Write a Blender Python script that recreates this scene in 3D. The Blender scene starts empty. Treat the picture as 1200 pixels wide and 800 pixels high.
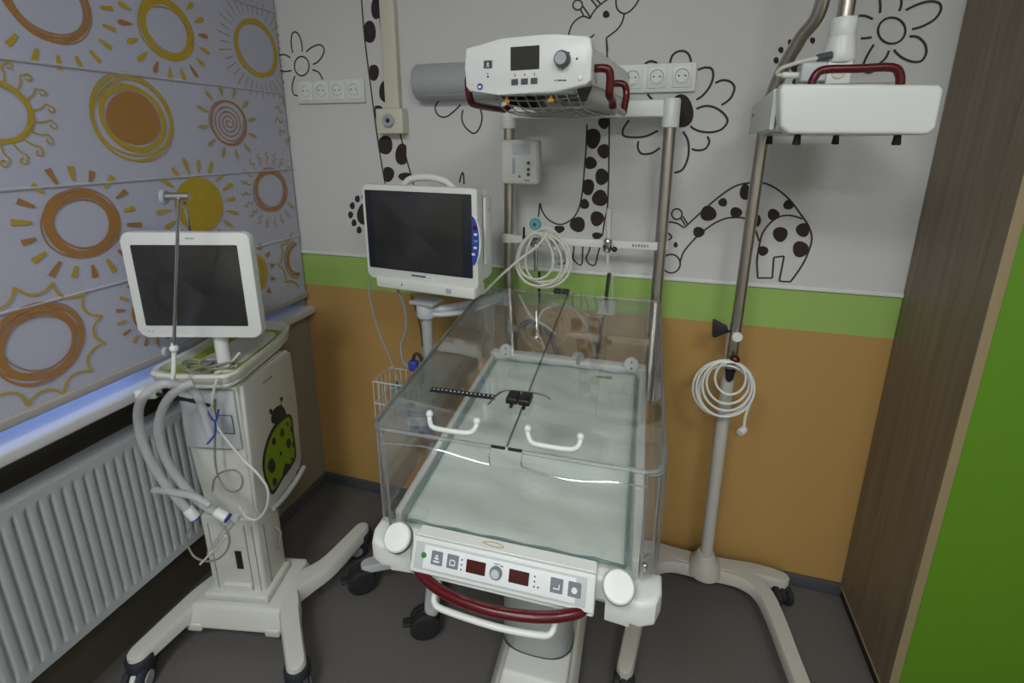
import bpy, bmesh, math, random
from mathutils import Vector, Matrix
random.seed(4)
COL = bpy.context.scene.collection
# ------------------------------------------------------------------ camera model
F, CX, CY, HC = 578.0, 597.0, 320.0, 1.6
TH = math.atan(154.8 / F); PS = math.radians(16.65)
FW = Vector((-math.sin(PS) * math.cos(TH), math.cos(PS) * math.cos(TH), -math.sin(TH)))
RT = Vector((math.cos(PS), math.sin(PS), 0))
UP = RT.cross(FW)
CAM = Vector((0, 0, HC))
def ray(x, y): return FW + RT * ((x - CX) / F) + UP * ((CY - y) / F)
def at(x, y, X=None, Y=None, Z=None):
    """point of the room seen at a photo pixel, on the plane X=, Y= or Z="""
    i, v = (0, X) if X is not None else (1, Y) if Y is not None else (2, Z)
    d = ray(x, y); return CAM + d * ((v - CAM[i]) / d[i])
YB, XL, XR = 1.727, -1.45, 0.741          # back wall, left wall, wardrobe side
# ------------------------------------------------------------------ materials
MATS = {}
def mat(name, col, rough=.5, metal=0, noise=0, nscale=40, bump=0, bscale=300, emit=None, coat=0, spec=.5):
    m = bpy.data.materials.new(name); m.use_nodes = True; MATS[name] = m
    n = m.node_tree.nodes; l = m.node_tree.links; b = n['Principled BSDF']
    b.inputs['Base Color'].default_value = (*col, 1); b.inputs['Roughness'].default_value = rough
    b.inputs['Metallic'].default_value = metal; b.inputs['Coat Weight'].default_value = coat
    b.inputs['Specular IOR Level'].default_value = spec
    tc = n.new('ShaderNodeTexCoord')
    if noise:
        t = n.new('ShaderNodeTexNoise'); t.inputs['Scale'].default_value = nscale; t.inputs['Detail'].default_value = 4
        l.new(tc.outputs['Object'], t.inputs['Vector'])
        mr = n.new('ShaderNodeMapRange'); mr.inputs[3].default_value = 1 - noise; mr.inputs[4].default_value = 1 + noise
        l.new(t.outputs['Fac'], mr.inputs[0])
        mx = n.new('ShaderNodeVectorMath'); mx.operation = 'SCALE'; mx.inputs[0].default_value = col
        l.new(mr.outputs[0], mx.inputs['Scale']); l.new(mx.outputs[0], b.inputs['Base Color'])
    if bump:
        t = n.new('ShaderNodeTexNoise'); t.inputs['Scale'].default_value = bscale
        l.new(tc.outputs['Object'], t.inputs['Vector'])
        bp = n.new('ShaderNodeBump'); bp.inputs['Strength'].default_value = bump; bp.inputs['Distance'].default_value = .002
        l.new(t.outputs['Fac'], bp.inputs['Height']); l.new(bp.outputs[0], b.inputs['Normal'])
    if emit: b.inputs['Emission Color'].default_value = (*emit[0], 1); b.inputs['Emission Strength'].default_value = emit[1]
    return m
def clear(name, tint=(1, 1, 1), base=.04, amt=.6, haze=.0, hazecol=(.8, .82, .85), rough=.02):
    """thin clear plastic: transparent with fresnel gloss and a little milky haze"""
    m = bpy.data.materials.new(name); m.use_nodes = True; MATS[name] = m
    n = m.node_tree.nodes; l = m.node_tree.links; n.remove(n['Principled BSDF'])
    out = n['Material Output']
    tr = n.new('ShaderNodeBsdfTransparent'); tr.inputs[0].default_value = (*tint, 1)
    gl = n.new('ShaderNodeBsdfGlossy'); gl.inputs['Roughness'].default_value = rough
    df = n.new('ShaderNodeBsdfDiffuse'); df.inputs[0].default_value = (*hazecol, 1)
    lw = n.new('ShaderNodeLayerWeight'); lw.inputs[0].default_value = .25
    ma = n.new('ShaderNodeMath'); ma.operation = 'MULTIPLY_ADD'; ma.inputs[1].default_value = amt; ma.inputs[2].default_value = base
    l.new(lw.outputs['Fresnel'], ma.inputs[0])
    m1 = n.new('ShaderNodeMixShader'); m1.inputs[0].default_value = haze
    l.new(tr.outputs[0], m1.inputs[1]); l.new(df.outputs[0], m1.inputs[2])
    m2 = n.new('ShaderNodeMixShader'); l.new(ma.outputs[0], m2.inputs[0]); l.new(m1.outputs[0], m2.inputs[1]); l.new(gl.outputs[0], m2.inputs[2])
    l.new(m2.outputs[0], out.inputs[0]); return m
mat('white', (.70, .72, .71), .35, noise=.02, nscale=6)
mat('offwhite', (.64, .65, .62), .4, noise=.03, nscale=8)
mat('cart_white', (.60, .61, .57), .42, noise=.03, nscale=8)
mat('stand_white', (.50, .49, .45), .45, noise=.04, nscale=8)
mat('cream', (.60, .58, .48), .45, noise=.02)
mat('grey', (.36, .38, .38), .4, noise=.03)
mat('lightgrey', (.50, .53, .55), .4)
mat('keygrey', (.17, .20, .24), .45)
mat('bluegrey', (.36, .40, .46), .4)
mat('darkgrey', (.06, .07, .08), .45)
mat('black', (.012, .012, .014), .4)
mat('rubber', (.015, .015, .017), .65)
mat('navyrubber', (.02, .022, .035), .6)
mat('red', (.085, .002, .005), .3, coat=.1, spec=.4)
mat('darkred', (.055, .004, .003), .2)
mat('steel', (.48, .45, .41), .28, 1, noise=.05, nscale=60)
mat('pole_steel', (.48, .44, .39), .3, 1, noise=.05, nscale=60)
mat('chrome', (.55, .55, .55), .12, 1)
mat('grill_steel', (.42, .41, .38), .3, 1, noise=.08, nscale=30)
mat('alu', (.42, .44, .46), .42, .15, noise=.03)
mat('screen', (.026, .025, .026), .16, spec=.6)
mat('screen_dull', (.022, .021, .018), .3)
mat('screen_edge', (.012, .016, .026), .25)
mat('blue', (.03, .06, .32), .4)
mat('labelblue', (.05, .12, .22), .5)
mat('whiteprint', (.75, .78, .8), .5)
mat('grey_print_shade', (.22, .24, .26), .6)  # grey for print and joints, also for shading painted into the socket recesses
mat('ink', (.02, .02, .03), .5)
mat('orange_mark', (.55, .22, .02), .5)
mat('green_led', (.04, .22, .02), .4)
mat('lime', (.26, .36, .01), .4)
mat('ladybug_green', (.16, .27, .008), .5)
mat('teal', (.10, .36, .38), .35)
mat('cable_grey', (.24, .24, .21), .5)
mat('cable_white', (.62, .61, .55), .45)
mat('cable_dark', (.03, .03, .03), .5)
mat('mattress', (.68, .76, .72), .6, noise=.16, nscale=9, bump=.5, bscale=60)
mat('mattress_edge', (.20, .34, .34), .5)
mat('radiator', (.37, .39, .41), .4)
mat('sill', (.55, .56, .58), .3)
mat('baseboard', (.075, .08, .09), .5, noise=.1)
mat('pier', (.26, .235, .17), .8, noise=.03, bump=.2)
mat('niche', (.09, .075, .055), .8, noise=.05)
mat('ceil', (.72, .72, .7), .8)
mat('roomwall', (.62, .62, .58), .8)
mat('hem', (.36, .34, .33), .7)
mat('paper_white', (.60, .60, .60), .8, noise=.025, nscale=120, bump=.35, bscale=420)
mat('paper_green', (.31, .48, .12), .8, noise=.03, nscale=120, bump=.35, bscale=420)
mat('paper_orange', (.45, .270, .085), .8, noise=.03, nscale=120, bump=.35, bscale=420)
mat('mural_ink', (.03, .018, .018), .8)
mat('stroke_ink', (.045, .032, .03), .8)
mat('sun_yellow', (.42, .29, .02), .8, noise=.12, nscale=60)
mat('sun_orange', (.34, .165, .045), .8, noise=.12, nscale=60)
mat('sun_pale', (.36, .27, .10), .8)
mat('wardrobe_green', (.105, .26, .006), .55, noise=.03)
mat('edge_wood', (.30, .235, .13), .6)
mat('hose', (.55, .56, .58), .4)
MATS['hose'].node_tree.nodes['Principled BSDF'].inputs['Alpha'].default_value = .5
clear('acrylic', (.985, .985, .98), .015, .42, haze=.01)
clear('acrylic_side', (.97, .965, .96), .035, .6, haze=.05)
clear('acrylic_lid', (.99, .993, .99), .012, .32, haze=.008)
clear('acrylic_edge', (.86, .87, .87), .14, .8, haze=.22, hazecol=(.6, .62, .64), rough=.14)
clear('window_glass', (.95, .97, 1), .03, .6)
clear('soft_plastic', (.92, .93, .94), .06, .6, haze=.28)
def tree(name): m = MATS[name]; return m.node_tree.nodes, m.node_tree.links, m.node_tree.nodes['Principled BSDF']
def floor_mat():
    mat('floor', (.05, .045, .042), .55)
    n, l, b = tree('floor'); tc = n.new('ShaderNodeTexCoord')
    t = n.new('ShaderNodeTexNoise'); t.inputs['Scale'].default_value = 220; t.inputs['Detail'].default_value = 6
    t2 = n.new('ShaderNodeTexNoise'); t2.inputs['Scale'].default_value = 3
    l.new(tc.outputs['Object'], t.inputs[0]); l.new(tc.outputs['Object'], t2.inputs[0])
    r = n.new('ShaderNodeValToRGB'); r.color_ramp.elements[0].position = .3; r.color_ramp.elements[1].position = .7
    r.color_ramp.elements[0].color = (.095, .089, .087, 1); r.color_ramp.elements[1].color = (.138, .130, .127, 1)
    l.new(t.outputs[0], r.inputs[0]); l.new(r.outputs[0], b.inputs['Base Color'])
floor_mat()
def wood_mat():
    mat('wood', (.1, .06, .03), .5)
    n, l, b = tree('wood'); tc = n.new('ShaderNodeTexCoord'); mp = n.new('ShaderNodeMapping')
    mp.inputs['Scale'].default_value = (1, 9, .45)
    t = n.new('ShaderNodeTexNoise'); t.inputs['Scale'].default_value = 5; t.inputs['Detail'].default_value = 8; t.inputs['Distortion'].default_value = .6
    l.new(tc.outputs['Object'], mp.inputs[0]); l.new(mp.outputs[0], t.inputs[0])
    r = n.new('ShaderNodeValToRGB'); r.color_ramp.elements[0].position = .3; r.color_ramp.elements[1].position = .72
    r.color_ramp.elements[0].color = (.17, .13, .09, 1); r.color_ramp.elements[1].color = (.26, .205, .145, 1)
    l.new(t.outputs[0], r.inputs[0]); l.new(r.outputs[0], b.inputs['Base Color'])
wood_mat()
def blind_mat():
    """woven blind fabric that lets a little daylight through"""
    mat('blind', (.52, .52, .60), .9, noise=.03, nscale=200, bump=.3, bscale=500)
    n, l, b = tree('blind')
    tr = n.new('ShaderNodeBsdfTranslucent'); tr.inputs[0].default_value = (.5, .5, .62, 1)
    mx = n.new('ShaderNodeMixShader'); mx.inputs[0].default_value = .2
    l.new(b.outputs[0], mx.inputs[1]); l.new(tr.outputs[0], mx.inputs[2])
    l.new(mx.outputs[0], n['Material Output'].inputs[0])
blind_mat()
# ------------------------------------------------------------------ mesh builder
def catmull(P, n, closed=False):
    P = [Vector(p) for p in P]
    if n <= 1 or len(P) < 3: return P
    out = []; N = len(P)
    for i in range(N if closed else N - 1):
        if closed: a, b, c, d = P[(i - 1) % N], P[i], P[(i + 1) % N], P[(i + 2) % N]
        else: a, b, c, d = P[max(i - 1, 0)], P[i], P[i + 1], P[min(i + 2, N - 1)]
        for k in range(n):
            t = k / n
            out.append(.5 * ((2 * b) + (c - a) * t + (2 * a - 5 * b + 4 * c - d) * t * t + (3 * b - a - 3 * c + d) * t ** 3))
    if not closed: out.append(P[-1])
    return out
class MB:
    def __init__(s, *mats): s.v = []; s.f = []; s.m = []; s.mats = list(mats) or ['white']; s.cur = 0
    def use(s, name):
        if name not in s.mats: s.mats.append(name)
        s.cur = s.mats.index(name); return s
    def add(s, V, Fc):
        o = len(s.v); s.v += [tuple(v) for v in V]
        for f in Fc: s.f.append(tuple(o + i for i in f)); s.m.append(s.cur)
        return s
    def bm(s, b, M=None):
        if M is not None: bmesh.ops.transform(b, matrix=M, verts=b.verts)
        b.verts.index_update(); s.add([v.co.copy() for v in b.verts], [[v.index for v in f.verts] for f in b.faces]); b.free(); return s
    def box(s, c, size, bev=0, rot=None, seg=3, M=None):
        b = bmesh.new(); bmesh.ops.create_cube(b, size=1)
        for v in b.verts: v.co = Vector((v.co.x * size[0], v.co.y * size[1], v.co.z * size[2]))
        if bev: bmesh.ops.bevel(b, geom=list(b.edges), offset=min(bev, min(size) * .49), segments=seg, affect='EDGES', profile=.5)
        T = Matrix.Translation(Vector(c))
        if rot: T = T @ Matrix.Rotation(rot[0], 4, rot[1])
        return s.bm(b, (M @ T) if M else T)
    def hexa(s, P, bev=0, seg=3):
        """8 corners: bottom 4 ccw then top 4"""
        b = bmesh.new(); V = [b.verts.new(Vector(p)) for p in P]
        for f in ((0, 3, 2, 1), (4, 5, 6, 7), (0, 1, 5, 4), (1, 2, 6, 5), (2, 3, 7, 6), (3, 0, 4, 7)): b.faces.new([V[i] for i in f])
        if bev: bmesh.ops.bevel(b, geom=list(b.edges), offset=bev, segments=seg, affect='EDGES', profile=.5)
        return s.bm(b)
    def prism(s, poly, d, bev=0, seg=2):
        """planar polygon (list of 3D points) extruded by vector d"""
        b = bmesh.new(); d = Vector(d); n = len(poly)
        A = [b.verts.new(Vector(p)) for p in poly]; B = [b.verts.new(Vector(p) + d) for p in poly]
        f0 = b.faces.new(A[::-1]); f1 = b.faces.new(B)
        for i in range(n): b.faces.new((A[i], A[(i + 1) % n], B[(i + 1) % n], B[i]))
        if bev: bmesh.ops.bevel(b, geom=list({e for f in (f0, f1) for e in f.edges}), offset=bev, segments=seg, affect='EDGES', profile=.5)
        bmesh.ops.recalc_face_normals(b, faces=b.faces)
        return s.bm(b)
    def tube(s, P, r, seg=10, n=5, closed=False, rf=None):
        P = catmull(P, n, closed); N = len(P)
        T = []
        for i in range(N):
            a = P[(i - 1) % N] if closed else P[max(i - 1, 0)]; c = P[(i + 1) % N] if closed else P[min(i + 1, N - 1)]
            T.append((c - a).normalized() if (c - a).length > 1e-9 else Vector((0, 0, 1)))
        u = T[0].orthogonal().normalized(); V = []
        for i in range(N):
            u = (u - T[i] * u.dot(T[i])); u = u.normalized() if u.length > 1e-6 else T[i].orthogonal().normalized()
            w = T[i].cross(u); rr = rf(i, N) * r if rf else (r[i] if isinstance(r, list) else r)
            for k in range(seg):
                a = 2 * math.pi * k / seg; V.append(P[i] + (u * math.cos(a) + w * math.sin(a)) * rr)
        Fc = []
        for i in range(N if closed else N - 1):
            j = (i + 1) % N
            for k in range(seg): q = (k + 1) % seg; Fc.append((i * seg + k, i * seg + q, j * seg + q, j * seg + k))
        if not closed: Fc.append(tuple(range(seg))[::-1]); Fc.append(tuple((N - 1) * seg + k for k in range(seg)))
        return s.add(V, Fc)
    def lathe(s, prof, c, ax=(0, 0, 1), seg=28):
        """prof: [(radius, distance along axis)]"""
        ax = Vector(ax).normalized(); u = ax.orthogonal().normalized(); w = ax.cross(u); c = Vector(c); V = []; Fc = []
        for r, h in prof:
            for k in range(seg):
                a = 2 * math.pi * k / seg; V.append(c + ax * h + (u * math.cos(a) + w * math.sin(a)) * max(r, 1e-5))
        for i in range(len(prof) - 1):
            for k in range(seg): q = (k + 1) % seg; Fc.append((i * seg + k, i * seg + q, (i + 1) * seg + q, (i + 1) * seg + k))
        Fc.append(tuple(range(seg))[::-1]); Fc.append(tuple((len(prof) - 1) * seg + k for k in range(seg)))
        return s.add(V, Fc)
    def disc(s, c, r, h, ax=(0, 0, 1), e=None, seg=28):
        e = min(r, h) * .25 if e is None else e
        return s.lathe([(r - e, 0), (r, e), (r, h - e), (r - e, h)], c, ax, seg)
    def ball(s, c, r, seg=16):
        return s.lathe([(r * math.sin(math.pi * i / 10), -r * math.cos(math.pi * i / 10)) for i in range(11)], c, (0, 0, 1), seg)
    def build(s, name, parent=None):
        me = bpy.data.meshes.new(name); me.from_pydata(s.v, [], s.f)
        for m in s.mats: me.materials.append(MATS[m])
        me.polygons.foreach_set('material_index', s.m); me.polygons.foreach_set('use_smooth', [True] * len(s.f))
        b = bmesh.new(); b.from_mesh(me); bmesh.ops.recalc_face_normals(b, faces=b.faces) if name not in FLAT else None; b.to_mesh(me); b.free()
        me.set_sharp_from_angle(angle=math.radians(38)); me.update()
        o = bpy.data.objects.new(name, me); COL.objects.link(o); o.parent = parent; return o
FLAT = set()
class Art:
    """flat printed drawing on a plane: pixel outlines -> plane points, laid just proud of the surface"""
    def __init__(s, mb, proj, nrm, lift=.0006): s.mb = mb; s.p = proj; s.n = Vector(nrm); s.k = 0; s.lift = lift
    def _off(s): s.k += 1; return s.n * (s.lift + s.k * .00001)
    def stroke(s, pts, w, n=5, closed=False, world=False):
        P = pts if world else [s.p(*q) for q in pts]
        P = catmull(P, n, closed); N = len(P); off = s._off(); V = []; Fc = []
        for i in range(N):
            a = P[(i - 1) % N] if closed else P[max(i - 1, 0)]; c = P[(i + 1) % N] if closed else P[min(i + 1, N - 1)]
            t = (c - a); t = t.normalized() if t.length > 1e-9 else Vector((0, 0, 1)); d = s.n.cross(t) * (w / 2)
            if callable(w): pass
            V += [P[i] + d + off, P[i] - d + off]
        for i in range(N if closed else N - 1):
            j = (i + 1) % N; Fc.append((2 * i, 2 * j, 2 * j + 1, 2 * i + 1))
        s.mb.add(V, Fc)
    def blob(s, pts, n=4, world=False, smooth=True):
        P = pts if world else [s.p(*q) for q in pts]
        if smooth: P = catmull(P, n, True)
        off = s._off(); s.mb.add([p + off for p in P], [tuple(range(len(P)))])
    def spot(s, cx, cy, rx, ry, lo=None, hi=None, top=None, bot=None):
        pts = []
        for k in range(20):
            a = 2 * math.pi * k / 20; j = 1 + .05 * math.sin(3 * a + cx)
            x = cx + rx * j * math.cos(a); y = cy + ry * j * math.sin(a)
            if lo is not None: x = max(x, lo)
            if hi is not None: x = min(x, hi)
            if top is not None: y = max(y, top)
            pts.append((x, y))
        s.blob(pts, smooth=False)
# ------------------------------------------------------------------ things
class T:
    def __init__(s, name, label, cat, loc=(0, 0, 0), yaw=0, group=None):
        o = bpy.data.objects.new(name, None); COL.objects.link(o); o.location = loc; o.rotation_euler = (0, 0, math.radians(yaw))
        o.empty_display_size = .05; o['label'] = label; o['category'] = cat
        if group: o['group'] = group
        s.o = o; s.M = Matrix.Translation(Vector(loc)) @ Matrix.Rotation(math.radians(yaw), 4, 'Z'); s.I = s.M.inverted()
    def l(s, p): return s.I @ Vector(p)
    def px(s, x, y, ax, val):
        """photo pixel -> local point on local plane ax=val"""
        o = s.I @ CAM; d = (s.I.to_3x3() @ ray(x, y)); i = 'xyz'.index(ax); return o + d * ((val - o[i]) / d[i])
    def Y(s, x, y, Y): return s.l(at(x, y, Y=Y))
    def Z(s, x, y, Z): return s.l(at(x, y, Z=Z))
    def part(s, name, mb, parent=None, label=None):
        o = mb.build(name, parent or s.o)
        if label: o['label'] = label
        return o
def single(name, mb, label, cat, group=None):
    """a thing that is one mesh: origin moved to its lowest centre"""
    xs = [v[0] for v in mb.v]; ys = [v[1] for v in mb.v]; zs = [v[2] for v in mb.v]
    c = Vector(((min(xs) + max(xs)) / 2, (min(ys) + max(ys)) / 2, min(zs)))
    mb.v = [tuple(Vector(v) - c) for v in mb.v]
    o = mb.build(name); o.location = c; o['label'] = label; o['category'] = cat
    if group: o['group'] = group
    return o
def structure(name, mb): o = mb.build(name); o['kind'] = 'structure'; return o
def cable(name, pts, r, m, label, cat='cable', n=6, group=None, seg=8):
    """pts: (px, py, Y) photo pixels at a depth"""
    return single(name, MB(m).tube([at(x, y, Y=Y) for x, y, Y in pts], r, seg, n), label, cat, group)
# ================================================================== ROOM
structure('floor', MB('floor').box((-.2, -.9, -.025), (4.4, 5.6, .05)))
structure('ceiling', MB('ceil').box((-.2, -.9, 2.825), (4.4, 5.6, .05)))
mb = MB('roomwall').box((-.2, -3.65, 1.4), (4.4, .1, 2.9)); structure('wall_rear', mb)
structure('wall_right', MB('roomwall').box((1.95, -.9, 1.4), (.1, 5.6, 2.9)))
# back wall with printed wallpaper bands and line drawings
G, O, BB = 1.137, 1.0, .05
mb = MB('paper_white', 'paper_green', 'paper_orange', 'mural_ink', 'stroke_ink')
def band(z0, z1, m): mb.use(m).box((.22, YB + .05, (z0 + z1) / 2), (3.6, .1, z1 - z0))
band(G, 2.8, 'paper_white'); band(O, G, 'paper_green'); band(0, O, 'paper_orange')
mb.use('mural_ink'); A = Art(mb, lambda x, y: at(x, y, Y=YB), (0, -1, 0))
def L(off, sc, pts): return [(off[0] + x / sc, off[1] + y / sc) for x, y in pts]
W1 = .0058
def ring(cx, cy, rx, ry, w=W1, n=10, j=.0, ph=0):
    A.stroke([(cx + rx * (1 + j * math.sin(2 * a + ph)) * math.cos(a), cy + ry * (1 + j * math.cos(3 * a + ph)) * math.sin(a)) for a in [2 * math.pi * k / n for k in range(n)]], w, 4, True)
mb.use('stroke_ink')
# small flower left
o = (320, 0)
ring(353.7, 77.5, 8.6, 11.3)
for p in ([(92, 248), (85, 200), (90, 160), (105, 150), (122, 165), (135, 205), (137, 243)],
          [(155, 243), (185, 220), (220, 210), (240, 230), (232, 262), (210, 290), (187, 302)],
          [(20, 262), (40, 257), (60, 258), (82, 272)], [(35, 330), (60, 335), (88, 330)],
          [(185, 327), (215, 340), (235, 378)], [(103, 355), (92, 390), (90, 420), (100, 445), (120, 447)],
          [(778, 470), (760, 505), (775, 540), (810, 548), (850, 520), (880, 490)],
          [(890, 515), (885, 560), (905, 600), (942, 625), (968, 600), (980, 550), (968, 495)]):
    A.stroke(L(o, 4, p), W1)
# long giraffe neck, left
A.stroke([(423.5, -4), (427.5, 45), (435, 105), (442.5, 162), (448.7, 200), (452.5, 222), (456, 245)], W1)
A.stroke([(441.5, -6), (446, 27), (451, 62), (456, 97), (463, 130), (470, 161), (477, 188), (482, 206), (487, 225)], W1)
mb.use('mural_ink')
for q in ((441.5, 10, 6.8, 12.5, None, 445.5), (432.5, 37.5, 8.5, 13, 427, None), (437.5, 85, 7, 9.5, 433, None), (453.5, 107, 9.5, 13, None, 457.5),
          (443, 131, 6.2, 8, 439, None), (451, 170, 9.5, 11, 444, None), (472, 181, 9, 12.5, None, 476.5), (455, 204, 7, 9, 449.6, None),
          (475, 207, 8, 5, None, 483), (427, 251, 8.5, 13, None, None)): A.spot(*q)
for x, y in ((419, 233), (413, 241), (411, 251.6), (415, 261), (421, 269.5), (427, 230)): A.spot(x, y, 3, 4.2)
mb.use('stroke_ink')
A.stroke([(538.6, 214), (540, 207), (542.4, 202), (543.6, 208), (543.8, 216)], W1, 3)
# giraffe with raised head, centre
o = (640, 0); s = 8.571
ring(677, 6, 5.6, 5.8, .005)
for p in ([(345, 95), (360, 125), (378, 160)], [(370, 65), (405, 115), (445, 175)],
          [(225, 355), (255, 260), (310, 195), (375, 165), (440, 187)], [(440, 187), (470, 130), (520, 70), (580, 20), (640, -15), (700, -30)],
          [(450, -5), (480, 30), (512, 72)], [(505, -5), (525, 15), (548, 42)],
          [(702, -20), (705, 60), (730, 110), (785, 138), (845, 110), (900, 50), (940, -20)],
          [(785, 140), (765, 220), (720, 290), (660, 340), (605, 380)], [(605, 380), (612, 450), (618, 520)], [(440, 380), (465, 365), (485, 345)]):
    A.stroke(L(o, s, p), .005)
A.stroke([(710.6, 44.3), (712.5, 90), (714, 141), (713.4, 200), (712, 240), (709, 256), (706, 276)], .0052)
A.stroke(L((560, 140), 3.636, [(465, 20), (462, 110), (455, 200), (445, 310), (430, 380), (400, 425), (350, 447), (300, 425), (275, 390), (265, 355)]), .0055)
A.stroke(L((560, 140), 3.636, [(265, 355), (262, 380), (258, 415)]), .0055)
for p in ([(525, 165), (535, 270), (530, 285), (500, 290)],):
    pass
A.stroke([(692.5, 286), (690, 295), (687, 302), (690, 308.7), (697, 310.5), (700, 300), (703.5, 287)], .0055, 3)
A.stroke([(673, 285), (672, 297), (671.5, 303), (677.7, 309.5), (682, 308.6), (683, 287)], .0055, 3)
A.stroke([(662, 286), (663.5, 300), (662, 308), (655, 309), (650, 300)], .0055, 3)
mb.use('mural_ink'); A.spot(710.4, 17, 4, 4.3)
for q in ((694.5, 162, 9.5, 12, 687.8, None), (707.7, 144, 6.5, 7, None, 713.6), (707.7, 177, 7.6, 8.5, None, 713), (692, 191, 7.4, 7.4, 686.3, None),
          (705.4, 207, 8, 9.8, None, 713), (688.7, 219, 8, 9.5, 683.3, None), (703, 232, 9.2, 9.6, None, 712), (685, 239, 5.5, 6, 680, None),
          (677, 263, 9, 9), (699.7, 256, 8, 8.8), (655.5, 268, 6, 5, None, None, 264.5), (699.7, 276, 6, 4)): A.spot(*q)
# big flower behind the sockets
o = (680, 0); s = 4.445
A.spot(797.5, 130.5, 15.5, 19.5)
mb.use('stroke_ink')
for p in ([(335, 335), (360, 320), (385, 322), (402, 332)], [(467, 330), (480, 290), (510, 268), (545, 268), (568, 290), (577, 325)],
          [(612, 365), (650, 352), (685, 360), (692, 400), (675, 450), (640, 495), (605, 520)],
          [(703, 433), (740, 418), (780, 425), (803, 455), (790, 500), (765, 528), (735, 547)],
          [(605, 567), (650, 552), (700, 560), (745, 590), (767, 630), (740, 670), (690, 688), (630, 685), (590, 670), (575, 655)],
          [(535, 685), (560, 730), (565, 790), (555, 840), (530, 885), (490, 900)], [(580, 775), (610, 783), (650, 775), (672, 740), (662, 710)],
          [(255, 625), (225, 670), (225, 705), (270, 715), (340, 710), (405, 680)], [(303, 735), (300, 770), (320, 800), (370, 798), (415, 770)],
          [(350, 490), (362, 505), (375, 518)]): A.stroke(L(o, s, p), .0068)
# bending giraffe, right
o = (760, 180); s = 4
for p in ([(170, 345), (240, 280), (320, 210), (400, 155), (470, 137), (540, 138), (600, 165), (660, 215), (710, 280), (750, 340), (765, 400), (745, 470), (715, 530), (665, 600)],
          [(150, 500), (165, 460), (210, 405), (260, 360), (320, 320), (380, 300), (455, 305), (498, 355), (518, 410)],
          [(520, 425), (535, 370), (575, 320), (620, 293), (670, 290), (720, 305)], [(520, 425), (508, 500), (512, 582)],
          [(85, 318), (130, 325), (168, 347)], [(150, 300), (172, 335)], [(160, 293), (182, 328)], [(92, 370), (108, 390), (95, 405)],
          [(150, 500), (147, 515)]): A.stroke(L(o, s, p), .0055)
for p in ([(665, 600), (612, 597)], [(612, 597), (635, 480)], [(635, 480), (587, 485)], [(587, 485), (580, 582)], [(580, 582), (512, 582)]): A.stroke(L(o, s, p), .0055, 1)
ring(793.2, 250.7, 6, 6.2, .005); ring(786.5, 308.7, 10.7, 10.9, .0055)
mb.use('mural_ink')
for x, y, rx, ry in ((280, 280, 38, 36), (348, 228, 21, 20), (235, 367, 27, 25), (410, 275, 28, 25), (452, 180, 25, 38), (585, 285, 28, 27), (655, 240, 24, 23), (510, 312, 16, 30),
                     (617, 377, 35, 35), (723, 357, 32, 33), (537, 455, 24, 23), (712, 447, 38, 38), (127, 427, 10, 13)): A.spot(760 + x / 4, 180 + y / 4, rx / 4, ry / 4)
# flower right of the phototherapy lamp
o = (860, 0); s = 4.2115; mb.use('stroke_ink')
ring(1044.7, 36, 16, 15.3)
for p in ([(718, -10), (722, 30), (720, 65)], [(826, -10), (824, 30), (815, 55)], [(848, 50), (900, 25), (960, 8), (1010, 15), (1020, 50), (990, 95), (930, 130), (878, 145)],
          [(865, 180), (905, 183), (940, 215), (948, 260), (925, 300), (880, 305), (830, 285), (800, 260), (790, 245)], [(690, 220), (665, 260), (645, 300), (636, 335), (652, 357), (682, 355), (705, 325), (735, 300), (752, 280), (765, 250)],
          [(625, 190), (650, 189), (680, 185)], [(615, 78), (650, 80), (685, 95)]): A.stroke(L(o, s, p), .0062)
mb.use('mural_ink')
for x, y in ((278, 210), (232, 247), (208, 298), (215, 350), (300, 405), (388, 200)): A.spot(860 + x / s, y / s, 3, 3.8)
A.spot(860 + 322 / s, 335 / s, 10, 6.5)
FLAT.add('wall_back'); structure('wall_back', mb)
structure('trim_1', MB('white').box((.0, YB - .004, G + .006), (3.0, .008, .013), .003))
structure('baseboard_back', MB('baseboard').box((-.35, YB - .007, .025), (2.18, .014, .05), .003))
# left wall : pier, niche behind the radiator, window opening above
Y0, Y1, YN = -3.6, YB + .1, 1.37
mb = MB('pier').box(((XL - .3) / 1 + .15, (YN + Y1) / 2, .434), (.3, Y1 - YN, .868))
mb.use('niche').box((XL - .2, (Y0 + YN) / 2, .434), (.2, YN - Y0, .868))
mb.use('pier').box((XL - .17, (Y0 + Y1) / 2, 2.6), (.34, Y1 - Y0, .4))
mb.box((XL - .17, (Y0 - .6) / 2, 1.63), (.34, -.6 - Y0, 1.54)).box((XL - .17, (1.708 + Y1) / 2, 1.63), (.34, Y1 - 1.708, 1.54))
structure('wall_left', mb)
mb = MB('baseboard').box((XL + .006, (YN + YB) / 2, .025), (.012, YB - YN, .05), .002)
structure('baseboard_left', mb)
structure('trim_2', MB('sill').box((-1.57, .56, .885), (.33, 2.334, .032), .006))        # window sill
mb = MB('white')
for y in (-.57, .55, 1.68): mb.box((-1.70, y, 1.63), (.06, .06, 1.46), .004)
for z in (.93, 2.33): mb.box((-1.70, .555, z), (.06, 2.3, .06), .004)
wf = structure('window_1', mb)
g = MB('window_glass').box((-1.70, .55, 1.63), (.006, 2.2, 1.36)).build('glass_pane', wf)
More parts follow.
